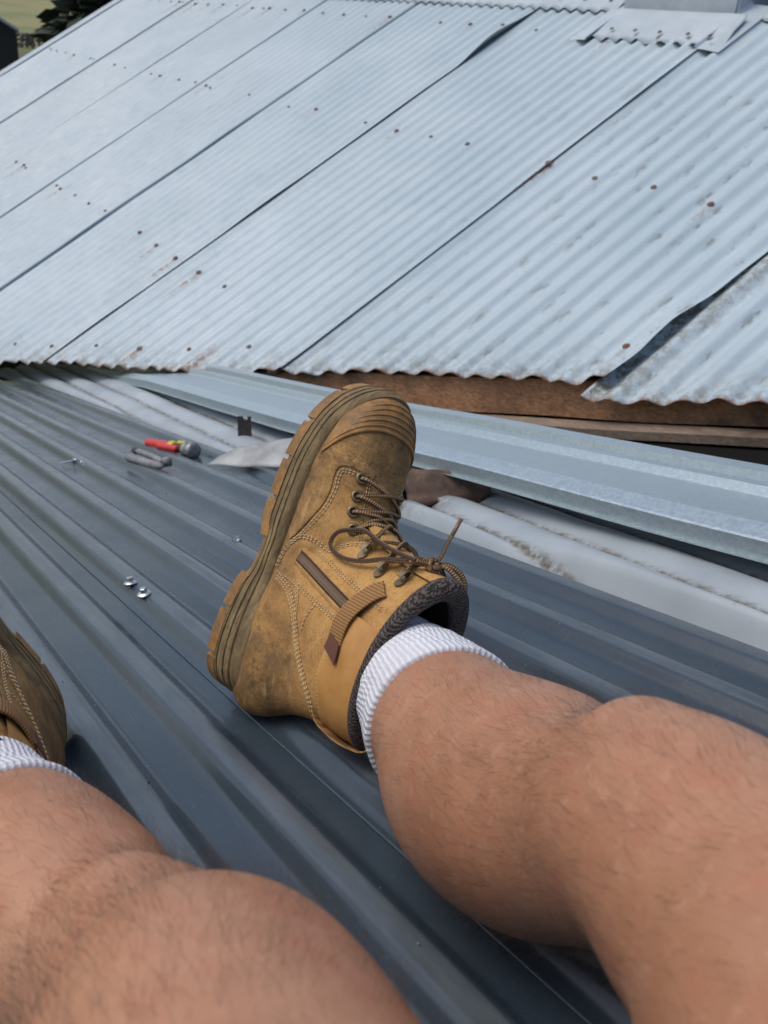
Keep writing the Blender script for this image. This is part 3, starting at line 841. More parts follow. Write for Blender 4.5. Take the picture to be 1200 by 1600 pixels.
B_FACE = [(.2115, .0167, .0963), (.1914, .0157, .104), (.1708, .0148, .1133), (.1587, .0207, .1247)]
B_FACE2 = [(.1315, .035, .0904), (.1271, .0346, .1133), (.1206, .0365, .144), (.1146, .0403, .1839), (.112, .0421, .2029)]
B_HEEL = [(.0868, .0384, .0531), (.0853, .0401, .0644), (.0801, .0404, .0787), (.0689, .0402, .0934), (.0545, .0394, .1067), (.0403, .0382, .1191), (.027, .0365, .1323), (.0129, .0331, .1459), (.008, .022, .152), (.004, .0, .155)]
B_ZLEFT = [(.0994, .0376, .0491), (.0967, .0398, .0834), (.0864, .0401, .0959), (.0596, .0399, .1117), (.032, .0381, .1376), (.0139, .0345, .1547)]
B_QUART = [(.0955, .0398, .0876), (.0904, .0403, .1166), (.0868, .0425, .1435), (.0851, .0457, .1697)]
B_QUART2 = [(.0593, .0402, .1195), (.0749, .0407, .1186), (.0886, .0408, .1245)]
B_COLL = [(.097, .0434, .1635), (.0862, .0444, .1602), (.074, .0451, .1612), (.0591, .0449, .1624), (.0437, .0433, .1613), (.0317, .0409, .1607), (.0213, .0385, .1636), (.0148, .025, .168), (.010, .0, .170)]
B_STRAP = [(.1264, .0352, .19), (.120, .0382, .1851), (.106, .0428, .1791), (.0912, .0455, .1743), (.0752, .0467, .1732), (.0605, .0467, .1746)]
B_TAG = [(.0594, .0456, .1667), (.0732, .046, .1675), (.0671, .0482, .1843), (.0505, .0478, .1875)]
B_BOW = [(.1489, .0171, .199), (.1507, .0181, .1774), (.1536, .0187, .154), (.160, .0193, .1272), (.1614, .0245, .1076), (.1562, .0312, .1007), (.1463, .0324, .0981), (.1375, .032, .1059), (.1338, .0324, .1255), (.1372, .0299, .1489), (.1448, .0242, .1697), (.1475, .0194, .1935)]
def build_boot(mw, my, label):
    e = empty('work_boot', mw); tag(e, label, 'boot', 'pair of work boots')
    def loc(V): return [bmap(v, my) for v in V]
    def flip(Fc): return [f[::-1] for f in Fc] if my < 0 else Fc
    fv, ff = foot_loft(); sv_, sf = shaft_loft()
    up_ = remesh_union('upper', [(loc(fv), flip(ff)), (loc(sv_), flip(sf))], .0024, 10, M_TAN)
    bm = bmesh.new(); bm.from_mesh(up_.data)
    bmesh.ops.bisect_plane(bm, geom=bm.verts[:] + bm.edges[:] + bm.faces[:], plane_co=(.07, 0, .218), plane_no=(-.05, 0, 1), clear_outer=True)
    bm.to_mesh(up_.data); bm.free(); up_.data.polygons.foreach_set('use_smooth', [True] * len(up_.data.polygons))
    up_.parent = e
    # midsole
    n = 160; V, Fc = [], []
    lev = [(0, -.004), (0, .0055), (.14, .0066), (.20, .0066), (.215, .0046), (.24, .0046), (.255, .0066), (.40, .0070), (.46, .0070), (.475, .0048), (.50, .0048), (.515, .0068), (.68, .0066), (.70, .0046), (.725, .0046), (.74, .0058), (.88, .0044), (1.0, .0012), (1.0, -.010)]
    for f, off in lev:
        for p in outline(off, n):
            x = min(max(p.x, 0), .304); z = sole_bot(x) + (sole_top(x) - sole_bot(x)) * f + spring(x); V.append(Vector((p.x, p.y, z)))
    for q in range(len(lev) - 1):
        for i in range(n):
            j = (i + 1) % n; Fc.append((q * n + i, q * n + j, (q + 1) * n + j, (q + 1) * n + i))
    Fc.append(tuple(range(n))[::-1])
    so_ = mesh_obj('sole', loc(V), flip(Fc), M_MID, e); autosmooth(so_, 50)
    V, Fc = [], []
    lev = [(-.0035, -.012), (-.0035, .0042), (-.002, .0056), (.0055, .0062), (.0065, .003)]
    for dz, off in lev:
        for p in outline(off, n):
            x = min(max(p.x, 0), .304); V.append(Vector((p.x, p.y, sole_bot(x) + spring(x) + dz)))
    for q in range(len(lev) - 1):
        for i in range(n):
            j = (i + 1) % n; Fc.append((q * n + i, q * n + j, (q + 1) * n + j, (q + 1) * n + i))
    Fc.append(tuple(range(n))[::-1])
    ou_ = mesh_obj('outsole', loc(V), flip(Fc), M_GUM, so_); autosmooth(ou_, 40)
    # outsole lugs round the edge
    oi = outline(-.013, n); oo = outline(.0072, n)
    i = 0; rr = random.Random(4)
    while i < n - 1:
        L = 9
        xm = oo[(i + 3) % n].x
        if .098 < xm < .140: i += 4; continue
        idx = [(i + k) % n for k in range(L)]; i += L
        V, Fc = [], []
        for kk, k in enumerate(idx):
            sh_ = .0 if 0 < kk < L - 1 else .0
            for p, z0 in ((oi[k], 1), (oo[k], 1)):
                x = min(max(p.x, 0), .304); b = sole_bot(x) + spring(x)
                V.append(Vector((p.x, p.y, b + .0065))); V.append(Vector((p.x, p.y, b - .0075)))
        m_ = len(idx)
        for k in range(m_ - 1):
            a, b = k * 4, k * 4 + 4
            Fc += [(a + 2, b + 2, b + 3, a + 3), (a + 3, b + 3, b + 1, a + 1), (a, b, b + 2, a + 2)]
        Fc += [(0, 2, 3, 1), ((m_ - 1) * 4, (m_ - 1) * 4 + 1, (m_ - 1) * 4 + 3, (m_ - 1) * 4 + 2)]
        o = mesh_obj('lug', loc(V), flip(Fc), M_GUM, so_, False)
        bm = bmesh.new(); bm.from_mesh(o.data); bmesh.ops.recalc_face_normals(bm, faces=bm.faces[:]); bm.to_mesh(o.data); bm.free()
    tree = BVHTree.FromPolygons([v.co.copy() for v in up_.data.vertices], [tuple(p.vertices) for p in up_.data.polygons])
    def mir(p): return Vector((p[0], p[1] * my, p[2]))
    def surf(p, off=0.0):
        co, no, _, _ = tree.find_nearest(Vector(p)); return co + no * off, no
    def smooth_normals(ns):
        for _ in range(3): ns = [(ns[max(i - 1, 0)] + ns[i] * 2 + ns[min(i + 1, len(ns) - 1)]).normalized() for i in range(len(ns))]
        return ns
    def line(pts, step=.0022):
        P = catmull([mir(p) for p in pts], 8)
        d = [0]
        for a, b in zip(P, P[1:]): d.append(d[-1] + (b - a).length)
        n_ = max(3, int(d[-1] / step)); out = []; i = 0
        for q in range(n_ + 1):
            t = d[-1] * q / n_
            while i < len(P) - 2 and d[i + 1] < t: i += 1
            out.append(P[i].lerp(P[i + 1], (t - d[i]) / max(d[i + 1] - d[i], 1e-9)))
        sn = [surf(p) for p in out]
        return [c for c, n in sn], smooth_normals([n for c, n in sn])
    def sides(P, Nn):
        S = []
        for i in range(len(P)):
            t = (P[min(i + 1, len(P) - 1)] - P[max(i - 1, 0)]).normalized(); S.append(t.cross(Nn[i]).normalized() * my)
        return S
    def ribbon(P, Nn, S, prof):
        """prof: (across, height) pairs"""
        V, Fc = [], []; m_ = len(prof)
        for p, n_, s_ in zip(P, Nn, S):
            for a, h in prof: V.append(p + s_ * a + n_ * h)
        for i in range(len(P) - 1):
            for q in range(m_ - 1): Fc.append((i * m_ + q, i * m_ + q + 1, (i + 1) * m_ + q + 1, (i + 1) * m_ + q))
        return V, Fc
    def fixn(o):
        bm = bmesh.new(); bm.from_mesh(o.data); bmesh.ops.recalc_face_normals(bm, faces=bm.faces[:]); bm.to_mesh(o.data); bm.free(); return o
    def seam_lip(name, pts, sgn, width=.009, height=.0013):
        P, Nn = line(pts); S = sides(P, Nn)
        V, Fc = ribbon(P, Nn, S, [(0, -.001), (0, height * .8), (sgn * .0008, height), (sgn * width * .45, height * .8), (sgn * width, -.0006)])
        o = mesh_obj(name, V, Fc, M_TAN, up_); fixn(o); autosmooth(o, 55)
    seam_lip('seam', B_VAMP, -1, .012, .0018); seam_lip('seam', B_ZBOX, 1, .009); seam_lip('seam', B_HEEL, -1, .010, .0014)
    seam_lip('seam', B_ZLEFT, 1, .007, .0010); seam_lip('seam', B_FACE, -1, .006, .0014); seam_lip('seam', B_COLL, -1, .006, .0012)
    # stitching, double and triple rows of single stitches
    st_parts = []
    def stitches(pts, offs, L=.0030, gap=.0014, r=.00052):
        P, Nn = line(pts, .0007); S = sides(P, Nn)
        for of in offs:
            Q = [surf(p + s_ * of, .0009) for p, s_ in zip(P, S)]
            i = 0; kL, kG = int(L / .0007), max(1, int(gap / .0007))
            while i + kL < len(Q):
                a, n_ = Q[i]; b, _ = Q[i + kL]
                mid_ = (a + b) / 2 + n_ * .0006
                st_parts.append(tube_data([a - n_ * .0004, mid_, b - n_ * .0004], [r * .7, r, r * .7], 5)); i += kL + kG
    stitches(B_VAMP, (.0035, .0062)); stitches(B_ZBOX, (-.0030, -.0056)); stitches(B_HEEL, (-.0030, -.0056, -.0082)); stitches(B_FACE, (.0030, .0056))
    stitches(B_FACE2, (.0, .0028)); stitches(B_QUART, (.0, .0028)); stitches(B_QUART2, (0,)); stitches(B_COLL, (-.0028, -.0052)); stitches(B_ZLEFT, (.003,))
    so2 = mesh_obj('stitching', *join_data(st_parts), M['stitch_thread'], e); so2['kind'] = 'stuff'
    # zip: tape, teeth, slider
    P, Nn = line(B_ZIP); S = sides(P, Nn)
    z_ = mesh_obj('zipper', *ribbon(P, Nn, S, [(-.0062, -.0004), (-.0060, .0014), (.0060, .0014), (.0062, -.0004)]), M['zip_tape'], e); fixn(z_)
    tp = []
    P2, N2 = line(B_ZIP, .0016); S2 = sides(P2, N2)
    for i in range(1, len(P2) - 5):
        for sg in (-1, 1):
            c = P2[i] + S2[i] * sg * .0016 + N2[i] * .0019; t = (P2[i + 1] - P2[i - 1]).normalized()
            if sg > 0: c = c + t * .0008
            a, b, d = S2[i] * .0021, t * .00055, N2[i] * .0011
            V = [c + a * x + b * y + d * z for x in (-1, 1) for y in (-1, 1) for z in (-1, 1)]
            tp.append((V, [(0, 1, 3, 2), (4, 6, 7, 5), (0, 4, 5, 1), (2, 3, 7, 6), (0, 2, 6, 4), (1, 5, 7, 3)]))
    o = mesh_obj('zip_teeth', *join_data(tp), M['zip_teeth'], z_, False); o['kind'] = 'stuff'
    lipP = ribbon(P[:-3], Nn[:-3], S[:-3], [(-.0108, -.0004), (-.0072, .0022), (-.0058, .0024), (-.0054, .0004)]); lipQ = ribbon(P[:-3], Nn[:-3], S[:-3], [(.0054, .0004), (.0058, .0024), (.0072, .0022), (.0108, -.0004)])
    o = mesh_obj('zip_placket', *join_data([lipP, lipQ]), M_TAN, z_); fixn(o)
    def obox(name, c, ax, ay, az, material, par):
        V = [c + ax * x + ay * y + az * z for x in (-1, 1) for y in (-1, 1) for z in (-1, 1)]
        o = mesh_obj(name, V, [(0, 1, 3, 2), (4, 6, 7, 5), (0, 4, 5, 1), (2, 3, 7, 6), (0, 2, 6, 4), (1, 5, 7, 3)], material, par, False)
        bm = bmesh.new(); bm.from_mesh(o.data); bmesh.ops.recalc_face_normals(bm, faces=bm.faces[:]); bmesh.ops.bevel(bm, geom=bm.edges[:], offset=.0007, segments=2, affect='EDGES'); bm.to_mesh(o.data); bm.free(); return o
    i = len(P) - 7; t = (P[i + 1] - P[i - 1]).normalized()
    obox('zip_slider', P[i] + Nn[i] * .0036, t * .0055, S[i] * .0040, Nn[i] * .0018, M['antique_brass'], z_)
    # webbing strap over the zip with a leather tag
    P, Nn = line(B_STRAP); S = sides(P, Nn)
    P = [p + n_ * (.0025 + .004 * math.sin(math.pi * i / (len(P) - 1))) for i, (p, n_) in enumerate(zip(P, Nn))]
    stp = mesh_obj('pull_strap', *ribbon(P, Nn, S, [(-.0098, -.001), (-.0098, .0006), (-.008, .0013), (.008, .0013), (.0098, .0006), (.0098, -.001), (-.0098, -.001)]), M['brown_webbing'], e); fixn(stp); autosmooth(stp, 50)
    tg = [surf(mir(p), .0052)[0] for p in B_TAG]; tn = surf(mir(B_TAG[0]))[1]
    V = tg + [p + tn * .0014 for p in tg]
    o = mesh_obj('leather_tag', V, [(4, 5, 6, 7), (0, 1, 5, 4), (1, 2, 6, 5), (2, 3, 7, 6), (3, 0, 4, 7)], M['tag_leather'], stp, False); fixn(o)
    # eyelets and hooks on both facings
    def ring(c, n_, R0, r0, seg=18, tube_=8):
        u = n_.orthogonal().normalized(); v = n_.cross(u)
        return tube_data([c + (u * math.cos(2 * math.pi * q / seg) + v * math.sin(2 * math.pi * q / seg)) * R0 for q in range(seg)], r0, tube_, True)
    eye_c = {1: [], -1: []}
    for sd in (1, -1):
        for p in B_EYE:
            q = mir(p) if sd > 0 else Vector((p[0], -p[1] * .95 * my, p[2])); c, n_ = surf(q, .0014)
            ey = mesh_obj('eyelet', *ring(c, n_, .0046, .0017), M['antique_brass'], e)
            u = n_.orthogonal().normalized(); v = n_.cross(u)
            mesh_obj('eyelet_hole', [c - n_ * .0004 + (u * math.cos(a * .5236) + v * math.sin(a * .5236)) * .004 for a in range(12)], [tuple(range(12))], M['boot_dark_lining'], ey, False)
            eye_c[sd].append((c, n_))
        for p in B_HOOK:
            q = mir(p) if sd > 0 else Vector((p[0], -p[1] * .95 * my, p[2])); c, n_ = surf(q, .0010)
            toward = (Vector((c.x + .02, 0, c.z + .004)) - c); toward = (toward - n_ * toward.dot(n_)).normalized(); side_ = n_.cross(toward)
            base_ = []
            for h_ in (0, .0012):
                base_ += [c - toward * .003 + (toward * math.cos(a * .5236) * .0062 + side_ * math.sin(a * .5236) * .0044) + n_ * h_ for a in range(12)]
            hb = (base_, [tuple(range(12))[::-1], tuple(range(12, 24))] + [(a, (a + 1) % 12, 12 + (a + 1) % 12, 12 + a) for a in range(12)])
            hk = ribbon([c + toward * x + n_ * h_ for x, h_ in ((-.001, .0010), (.004, .0016), (.0075, .0040), (.0078, .0068), (.0050, .0082), (.0005, .0076), (-.003, .0066))],
                        [n_] * 7, [side_] * 7, [(-.0030, -.0005), (-.0030, .0006), (.0030, .0006), (.0030, -.0005), (-.0030, -.0005)])
            o = mesh_obj('lace_hook', *join_data([hb, hk]), M['antique_brass'], e); fixn(o); autosmooth(o, 40)
            eye_c[sd].append((c + n_ * .004 + toward * .004, n_))
    # tongue between the facings
    tp_ = [(.214, 0, .10), (.196, 0, .108), (.178, 0, .117), (.166, 0, .130), (.160, 0, .150), (.157, 0, .175), (.156, 0, .20), (.158, 0, .222)]
    P, Nn = line(tp_, .004)
    P[-2:] = [P[-3] + (P[-3] - P[-4]) * q for q in (1, 2)]
    S = [Vector((0, 1, 0))] * len(P)
    tg_ = mesh_obj('tongue', *ribbon(P, Nn, S, [(-.019, -.004), (-.016, .0012), (-.008, .0040), (0, .0052), (.008, .0040), (.016, .0012), (.019, -.004)]), M_TAN, e); fixn(tg_)
    # laces
    lace_parts = []
    def lace(pts, r=.0021, per=8):
        P = catmull(pts, per); V, Fc = tube_data(P, r, 8)
        d = 0; lu, lv = [], []
        for i in range(len(P)):
            if i: d += (P[i] - P[i - 1]).length
            for k in range(8): lu.append(d); lv.append(2 * math.pi * k / 8)
        lace_parts.append((V, Fc, lu, lv))
    for i in range(6):
        for sd in (1, -1):
            a, na = eye_c[sd][i]; b, nb = eye_c[-sd][i + 1]
            mid_ = (a + b) / 2; mc, mn = surf(mid_); mid_ = mc + mn * (.0085 if sd > 0 else .0105)
            q1 = a.lerp(mid_, .45); q2 = mid_.lerp(b, .55); c1, m1 = surf(q1); c2, m2 = surf(q2)
            lace([a - na * .002, a + na * .0035 + (mid_ - a) * .10, c1 + m1 * .0062, mid_, c2 + m2 * .0066, b + nb * .003 + (mid_ - b) * .08, b - nb * .001])
    bw = [surf(mir(p)) for p in B_BOW]
    hts = [.016, .014, .013, .012, .010, .008, .0065, .006, .006, .0075, .010, .014]
    lace([c + n_ * h_ for (c, n_), h_ in zip(bw, hts)], .0022, 10)
    kc, kn = surf(mir((.152, .006, .204))); kc = kc + kn * .010
    # knot: a few tight turns
    for j, (R0, r0, ax) in enumerate(((.0058, .0024, (1, .3, .2)), (.0055, .0024, (.2, 1, .3)), (.0048, .0024, (.3, .2, 1)))):
        ax = Vector(ax).normalized(); u = ax.orthogonal().normalized(); v = ax.cross(u)
        lace([kc + (u * math.cos(2 * math.pi * q / 12) + v * math.sin(2 * math.pi * q / 12)) * R0 + ax * .002 * math.sin(q) for q in range(13)], r0, 3)
    lace([c + n_ * h_ for (c, n_), h_ in ((bw[0], .016), ((kc, kn), .001))] + [kc + Vector((.003, .002 * my, .006))], .0022)
    lace([bw[-1][0] + bw[-1][1] * .014, kc], .0022)
    # second loop and ends hanging to the outer side
    lace([kc, kc + Vector((.006, -.010 * my, .008)), kc + Vector((.002, -.024 * my, .016)), kc + Vector((-.012, -.034 * my, .018)), kc + Vector((-.020, -.034 * my, .010)), kc + Vector((-.012, -.024 * my, .006)), kc + Vector((0, -.008 * my, .003)), kc], .0022)
    lace([kc, kc + Vector((.003, -.008 * my, .010)), kc + Vector((-.006, -.022 * my, .022)), kc + Vector((-.018, -.030 * my, .024))], .0022)
    lace([kc, kc + Vector((.010, -.001 * my, .003)), kc + Vector((.022, -.001 * my, .003)), kc + Vector((.031, -.003 * my, .002))], .0018)
    V, Fc, lu, lv = [], [], [], []
    for v_, f_, a_, b_ in lace_parts:
        o_ = len(V); V += v_; Fc += [tuple(i + o_ for i in q) for q in f_]; lu += a_; lv += b_
    lo_ = mesh_obj('lace', V, Fc, M['lace'], e); add_float_attr(lo_, 'lu', lu); add_float_attr(lo_, 'lv', lv)
    mesh_obj('aglet', *tube_data([kc + Vector((.030, -.003 * my, .002)), kc + Vector((.048, -.006 * my, .001))], .0019, 8), M['zip_teeth'], lo_)
    # smooth leather collar band
    P, Nn = line(B_COLL, .003); V, Fc = [], []; rows = 7
    full = P + [Vector((p.x, -p.y, p.z)) for p in P[::-1][1:-8]]
    for p in full:
        for j in range(rows):
            zt_ = .2165; z = p.z + (zt_ - p.z) * j / (rows - 1); f_ = j / (rows - 1)
            q, n_ = surf(Vector((p.x - .010 * f_ * (1 if p.x < .03 else .3), p.y * (1 + .15 * f_), z)), .0012 + .0016 * math.sin(math.pi * f_)); V.append(q)
    for i in range(len(full) - 1):
        for j in range(rows - 1): Fc.append((i * rows + j, i * rows + j + 1, (i + 1) * rows + j + 1, (i + 1) * rows + j))
    o = mesh_obj('collar_band', V, Fc, M['smooth_tan_leather'], e); fixn(o)
    # padded knit collar and lining
    rim = [];
    for k in range(64):
        a = 2 * math.pi * k / 64; rim.append(Vector(((.080 + .083 * math.cos(a)), .052 * math.sin(a) * (1 - .2 * max(0, math.cos(a)) ** 2) * my, .218 + .010 * max(0, math.cos(a)))))
    rr_ = [.0062 + .0045 * max(0, math.cos(2 * math.pi * k / 64)) ** 1.5 for k in range(64)]
    rim2 = []
    for k in range(64):
        q, n_ = surf(rim[k]); q = Vector((q.x, q.y, rim[k].z)); inw = Vector((.08 - q.x, -q.y, 0)).normalized(); rim2.append(q + inw * .0035)
    kn_ = mesh_obj('collar_padding', *tube_data(rim2, rr_, 12, True), M['collar_knit'], e); fixn(kn_)
    V, Fc = [], []
    for j in range(7):
        for q in rim2:
            ce = Vector((.08, 0, q.z)); p = ce + (q - ce) * (.965 - .03 * j); p.z = q.z - .010 * j; V.append(p)
    for j in range(6):
        for k in range(64): Fc.append((j * 64 + k, j * 64 + (k + 1) % 64, (j + 1) * 64 + (k + 1) % 64, (j + 1) * 64 + k))
    mesh_obj('lining', V, Fc, M['boot_dark_lining'], e)
    # webbing loop behind the heel
    P = catmull([Vector((.004, .014 * my, .160)), Vector((-.004, .014 * my, .168)), Vector((-.008, .013 * my, .185)), Vector((-.009, .011 * my, .205)), Vector((-.005, .009 * my, .228)), Vector((.006, .007 * my, .236)), Vector((.014, .006 * my, .224))], 6)
    V, Fc = ribbon(P, [(Vector((-1, 0, 0)) if i < len(P) - 10 else Vector((-.6, 0, .8)).normalized()) for i in range(len(P))], [Vector((0, 1, 0))] * len(P), [(-.010, -.0008), (-.010, .0008), (.010, .0008), (.010, -.0008), (-.010, -.0008)])
    o = mesh_obj('heel_loop', V, Fc, M['brown_webbing'], e); fixn(o); autosmooth(o, 50)
    # ribbed rubber toe bumper
    def bump_pt(xc, phi, off):
        """point on the toe: phi from inner side (0) over the top to the outer side (pi)"""
        o_ = Vector((xc - .034 * (1 - math.sin(phi)) ** 1.3, 0, .046)); d_ = Vector((.25 * math.sin(phi), math.cos(phi) * my, math.sin(phi) * .8)).normalized()
        h = tree.ray_cast(o_ + d_ * .2, -d_)
        return (h[0] + h[1] * off, h[1]) if h[0] else (o_ + d_ * .03, d_)
    V, Fc = [], []; nr, npn = 9, 33
    for i in range(nr):
        for j in range(npn):
            V.append(bump_pt(.254 + .048 * i / (nr - 1), math.pi * j / (npn - 1), .0012)[0])
    for i in range(nr - 1):
        for j in range(npn - 1): Fc.append((i * npn + j, i * npn + j + 1, (i + 1) * npn + j + 1, (i + 1) * npn + j))
    bu = mesh_obj('toe_bumper', V, Fc, M_GUM, e); fixn(bu)
    for q, xc in enumerate((.254, .2600, .2665, .273, .2795, .286)):
        lo, hi = (0, 1) if q < 2 else (.10 + .02 * q, .97)
        pts = [bump_pt(xc, math.pi * (lo + (hi - lo) * j / 28), .0012)[0] for j in range(29)]
        for _ in range(2): pts = [pts[0]] + [(pts[i - 1] + pts[i] * 2 + pts[i + 1]) / 4 for i in range(1, 28)] + [pts[-1]]
        r0 = .0019 if q == 0 else .0014
        mesh_obj('bumper_rib', *tube_data(pts, [r0 * min(1, .25 + j / 4, .25 + (28 - j) / 4) for j in range(29)], 7), M_GUM, bu)
    return e, up_, so_
boot_r, upper_r, sole_r = build_boot(BM_R, 1, 'worn tan lace up work boot in the middle, toe pointing up')
boot_l, upper_l, sole_l = build_boot(BM_L, -1, 'worn tan work boot cut off by the left edge of the picture')

# ------------------------------------------------------------------ the person: bare legs, socks, shorts
M_SKIN = mat('skin', rough=.5, spec=.35, sss=.10)
def skin_material():
    k = NT(M_SKIN); b = k.b
    b.inputs['Subsurface Radius'].default_value = (1.0, .35, .2); b.inputs['Subsurface Scale'].default_value = .006
    big = k.noise(11, 3, .6); mid = k.noise(42, 3, .65); fine = k.noise(600, 2, .65)
    c = k.ramp(big, [(.3, (.33, .152, .080)), (.7, (.465, .240, .142))])
    c = k.mix(k.rampf(mid, .48, .70, 0, .5), c, (.40, .150, .085))
    c = k.mix(k.rampf(k.noise(150, 2, .6), .56, .70, 0, .35), c, (.50, .285, .18))
    c = k.mix(k.rampf(k.noise(95, 1, .4), .765, .79, 0, .5), c, (.20, .085, .05))
    k.col(c); k.rough(k.rampf(mid, .3, .7, .38, .55)); k.bump(fine, .35, .0006)
skin_material()
def bl(mw, my, *p): return mw @ Vector((p[0], p[1] * my, p[2]))
LEG_R = [(bl(BM_R, 1, .20, 0, .045), .026), (bl(BM_R, 1, .13, 0, .055), .030), (bl(BM_R, 1, .075, 0, .08), .028), (bl(BM_R, 1, .066, 0, .13), .030), (bl(BM_R, 1, .070, 0, .19), .0390),
    ((2.3061, -0.4093, 0.6704), 0.0485), ((2.3716, -0.4292, 0.6881), 0.0580), ((2.4334, -0.4500, 0.7101), 0.0690), ((2.4850, -0.4644, 0.7437), 0.0670), ((2.5248, -0.4763, 0.7765), 0.0545), ((2.5646, -0.4882, 0.8196), 0.0535), ((2.6034, -0.4947, 0.8285), 0.0600), ((2.6436, -0.5022, 0.8343), 0.0710), ((2.78, -.555, .850), .086), ((2.90, -.61, .865), .096)]
LEG_L = [(bl(BM_L, -1, .20, 0, .045), .026), (bl(BM_L, -1, .13, 0, .055), .030), (bl(BM_L, -1, .075, 0, .08), .028), (bl(BM_L, -1, .066, 0, .13), .030), (bl(BM_L, -1, .070, 0, .19), .0390),
    ((2.2966, -0.7122, 0.6777), 0.0460), ((2.3488, -0.7025, 0.6950), 0.0530), ((2.4044, -0.6952, 0.7151), 0.0530), ((2.4462, -0.6900, 0.7322), 0.0475), ((2.4804, -0.6852, 0.7559), 0.0505), ((2.5189, -0.6862, 0.7755), 0.0570), ((2.5588, -0.6881, 0.7982), 0.0670), ((2.74, -.735, .850), .082), ((2.90, -.80, .865), .096)]
def leg_tube(st, per=10, seg=40):
    pts = catmull([p for p, r in st], per)
    rs = [interp(i / per, list(range(len(st))), [r for p, r in st]) for i in range(len(pts))]
    V, Fc = tube_data(pts, rs, seg)
    # round the two ends by closing caps (already capped)
    return V, Fc
def blob(c, r, sx=(1, 1, 1)):
    bm = bmesh.new(); bmesh.ops.create_icosphere(bm, subdivisions=4, radius=1)
    V = [Vector(c) + Vector((v.co.x * sx[0], v.co.y * sx[1], v.co.z * sx[2])) * r for v in bm.verts]; Fc = [tuple(v.index for v in f.verts) for f in bm.faces]; bm.free(); return V, Fc
person = empty('person', Matrix.Translation(N(2.95, -.70, .02))); tag(person, 'person with bare hairy legs and white socks reclining on the dark roof', 'person')
body = remesh_union('body', [leg_tube(LEG_R), leg_tube(LEG_L),
    blob(Vector((2.5661, -0.4860, 0.8198)) + Vector((-.020, .002, .015)), .034), blob(Vector((2.4786, -0.6847, 0.7530)) + Vector((-.020, .0, .015)), .032),
    blob((2.98, -.70, .89), .12, (1, 1.35, .95)), leg_tube([((2.98, -.70, .90), .13), ((3.10, -.71, 1.02), .13), ((3.22, -.72, 1.17), .14), ((3.34, -.73, 1.33), .15), ((3.42, -.735, 1.44), .10)])], .0045, 14, M_SKIN)
under(body, person)
# socks
M_SOCK = mat('white_sock', (.80, .80, .82), .95)
def sock_material():
    k = NT(M_SOCK); a = k.attr('rib'); u = k.attr('along')
    rb = k.math('SINE', k.math('MULTIPLY', a, 78.0)); fz = k.noise(900, 3, .7)
    h = k.math('ADD', k.math('MULTIPLY', rb, .5), k.math('MULTIPLY', fz, 1.2))
    k.bump(h, .7, .0012)
    c = k.ramp(rb, [(.0, (.66, .66, .70)), (.6, (.82, .82, .84))]); c = k.mix(k.rampf(k.noise(60, 4, .6), .5, .8, 0, .25), c, (.62, .62, .66)); k.col(c)
sock_material()
def sock(st, a, b, grow):
    per = 10; pts = catmull([p for p, r in st], per); rs = [interp(i / per, list(range(len(st))), [r for p, r in st]) for i in range(len(pts))]
    ia, ib = int(a * per), int(b * per); pts, rs = pts[ia:ib + 1], rs[ia:ib + 1]
    fine = catmull(pts, 4); r2 = [interp(i / 4, list(range(len(pts))), rs) for i in range(len(fine))]
    d = [0]
    for p, q in zip(fine, fine[1:]): d.append(d[-1] + (q - p).length)
    rr = []
    for i in range(len(fine)):
        t = d[-1] - d[i]                                     # distance from the top edge
        e_ = .0016 * math.exp(-((t - .021) / .0016) ** 2)    # groove below the folded welt
        rr.append(r2[i] + grow + (.0009 if t < .019 else 0) - e_ + .0007 * math.sin(d[i] * 420) * (t > .025) - (.0016 if t < .0012 else 0))
    # the welt ends by turning in to the skin
    fine.append(fine[-1] + (fine[-1] - fine[-2]) * .2); rr.append(r2[-1] - .001); d.append(d[-1])
    seg = 160; V, Fc = tube_data(fine, rr, seg, cap=False)
    V = [v + Vector((noise.noise(v * 60), noise.noise(v * 60 + Vector((9, 0, 0))), noise.noise(v * 60 + Vector((0, 9, 0))))) * .0007 for v in V]
    o = mesh_obj('sock', V, Fc, M_SOCK); under(o, person)
    add_float_attr(o, 'rib', [2 * math.pi * (i % seg) / seg for i in range(len(V))]); add_float_attr(o, 'along', [d[i // seg] for i in range(len(V))])
    return o
sock_r = sock(LEG_R, 3.6, 5.8, .0025)
sock_l = sock(LEG_L, 3.6, 5.5, .0025)

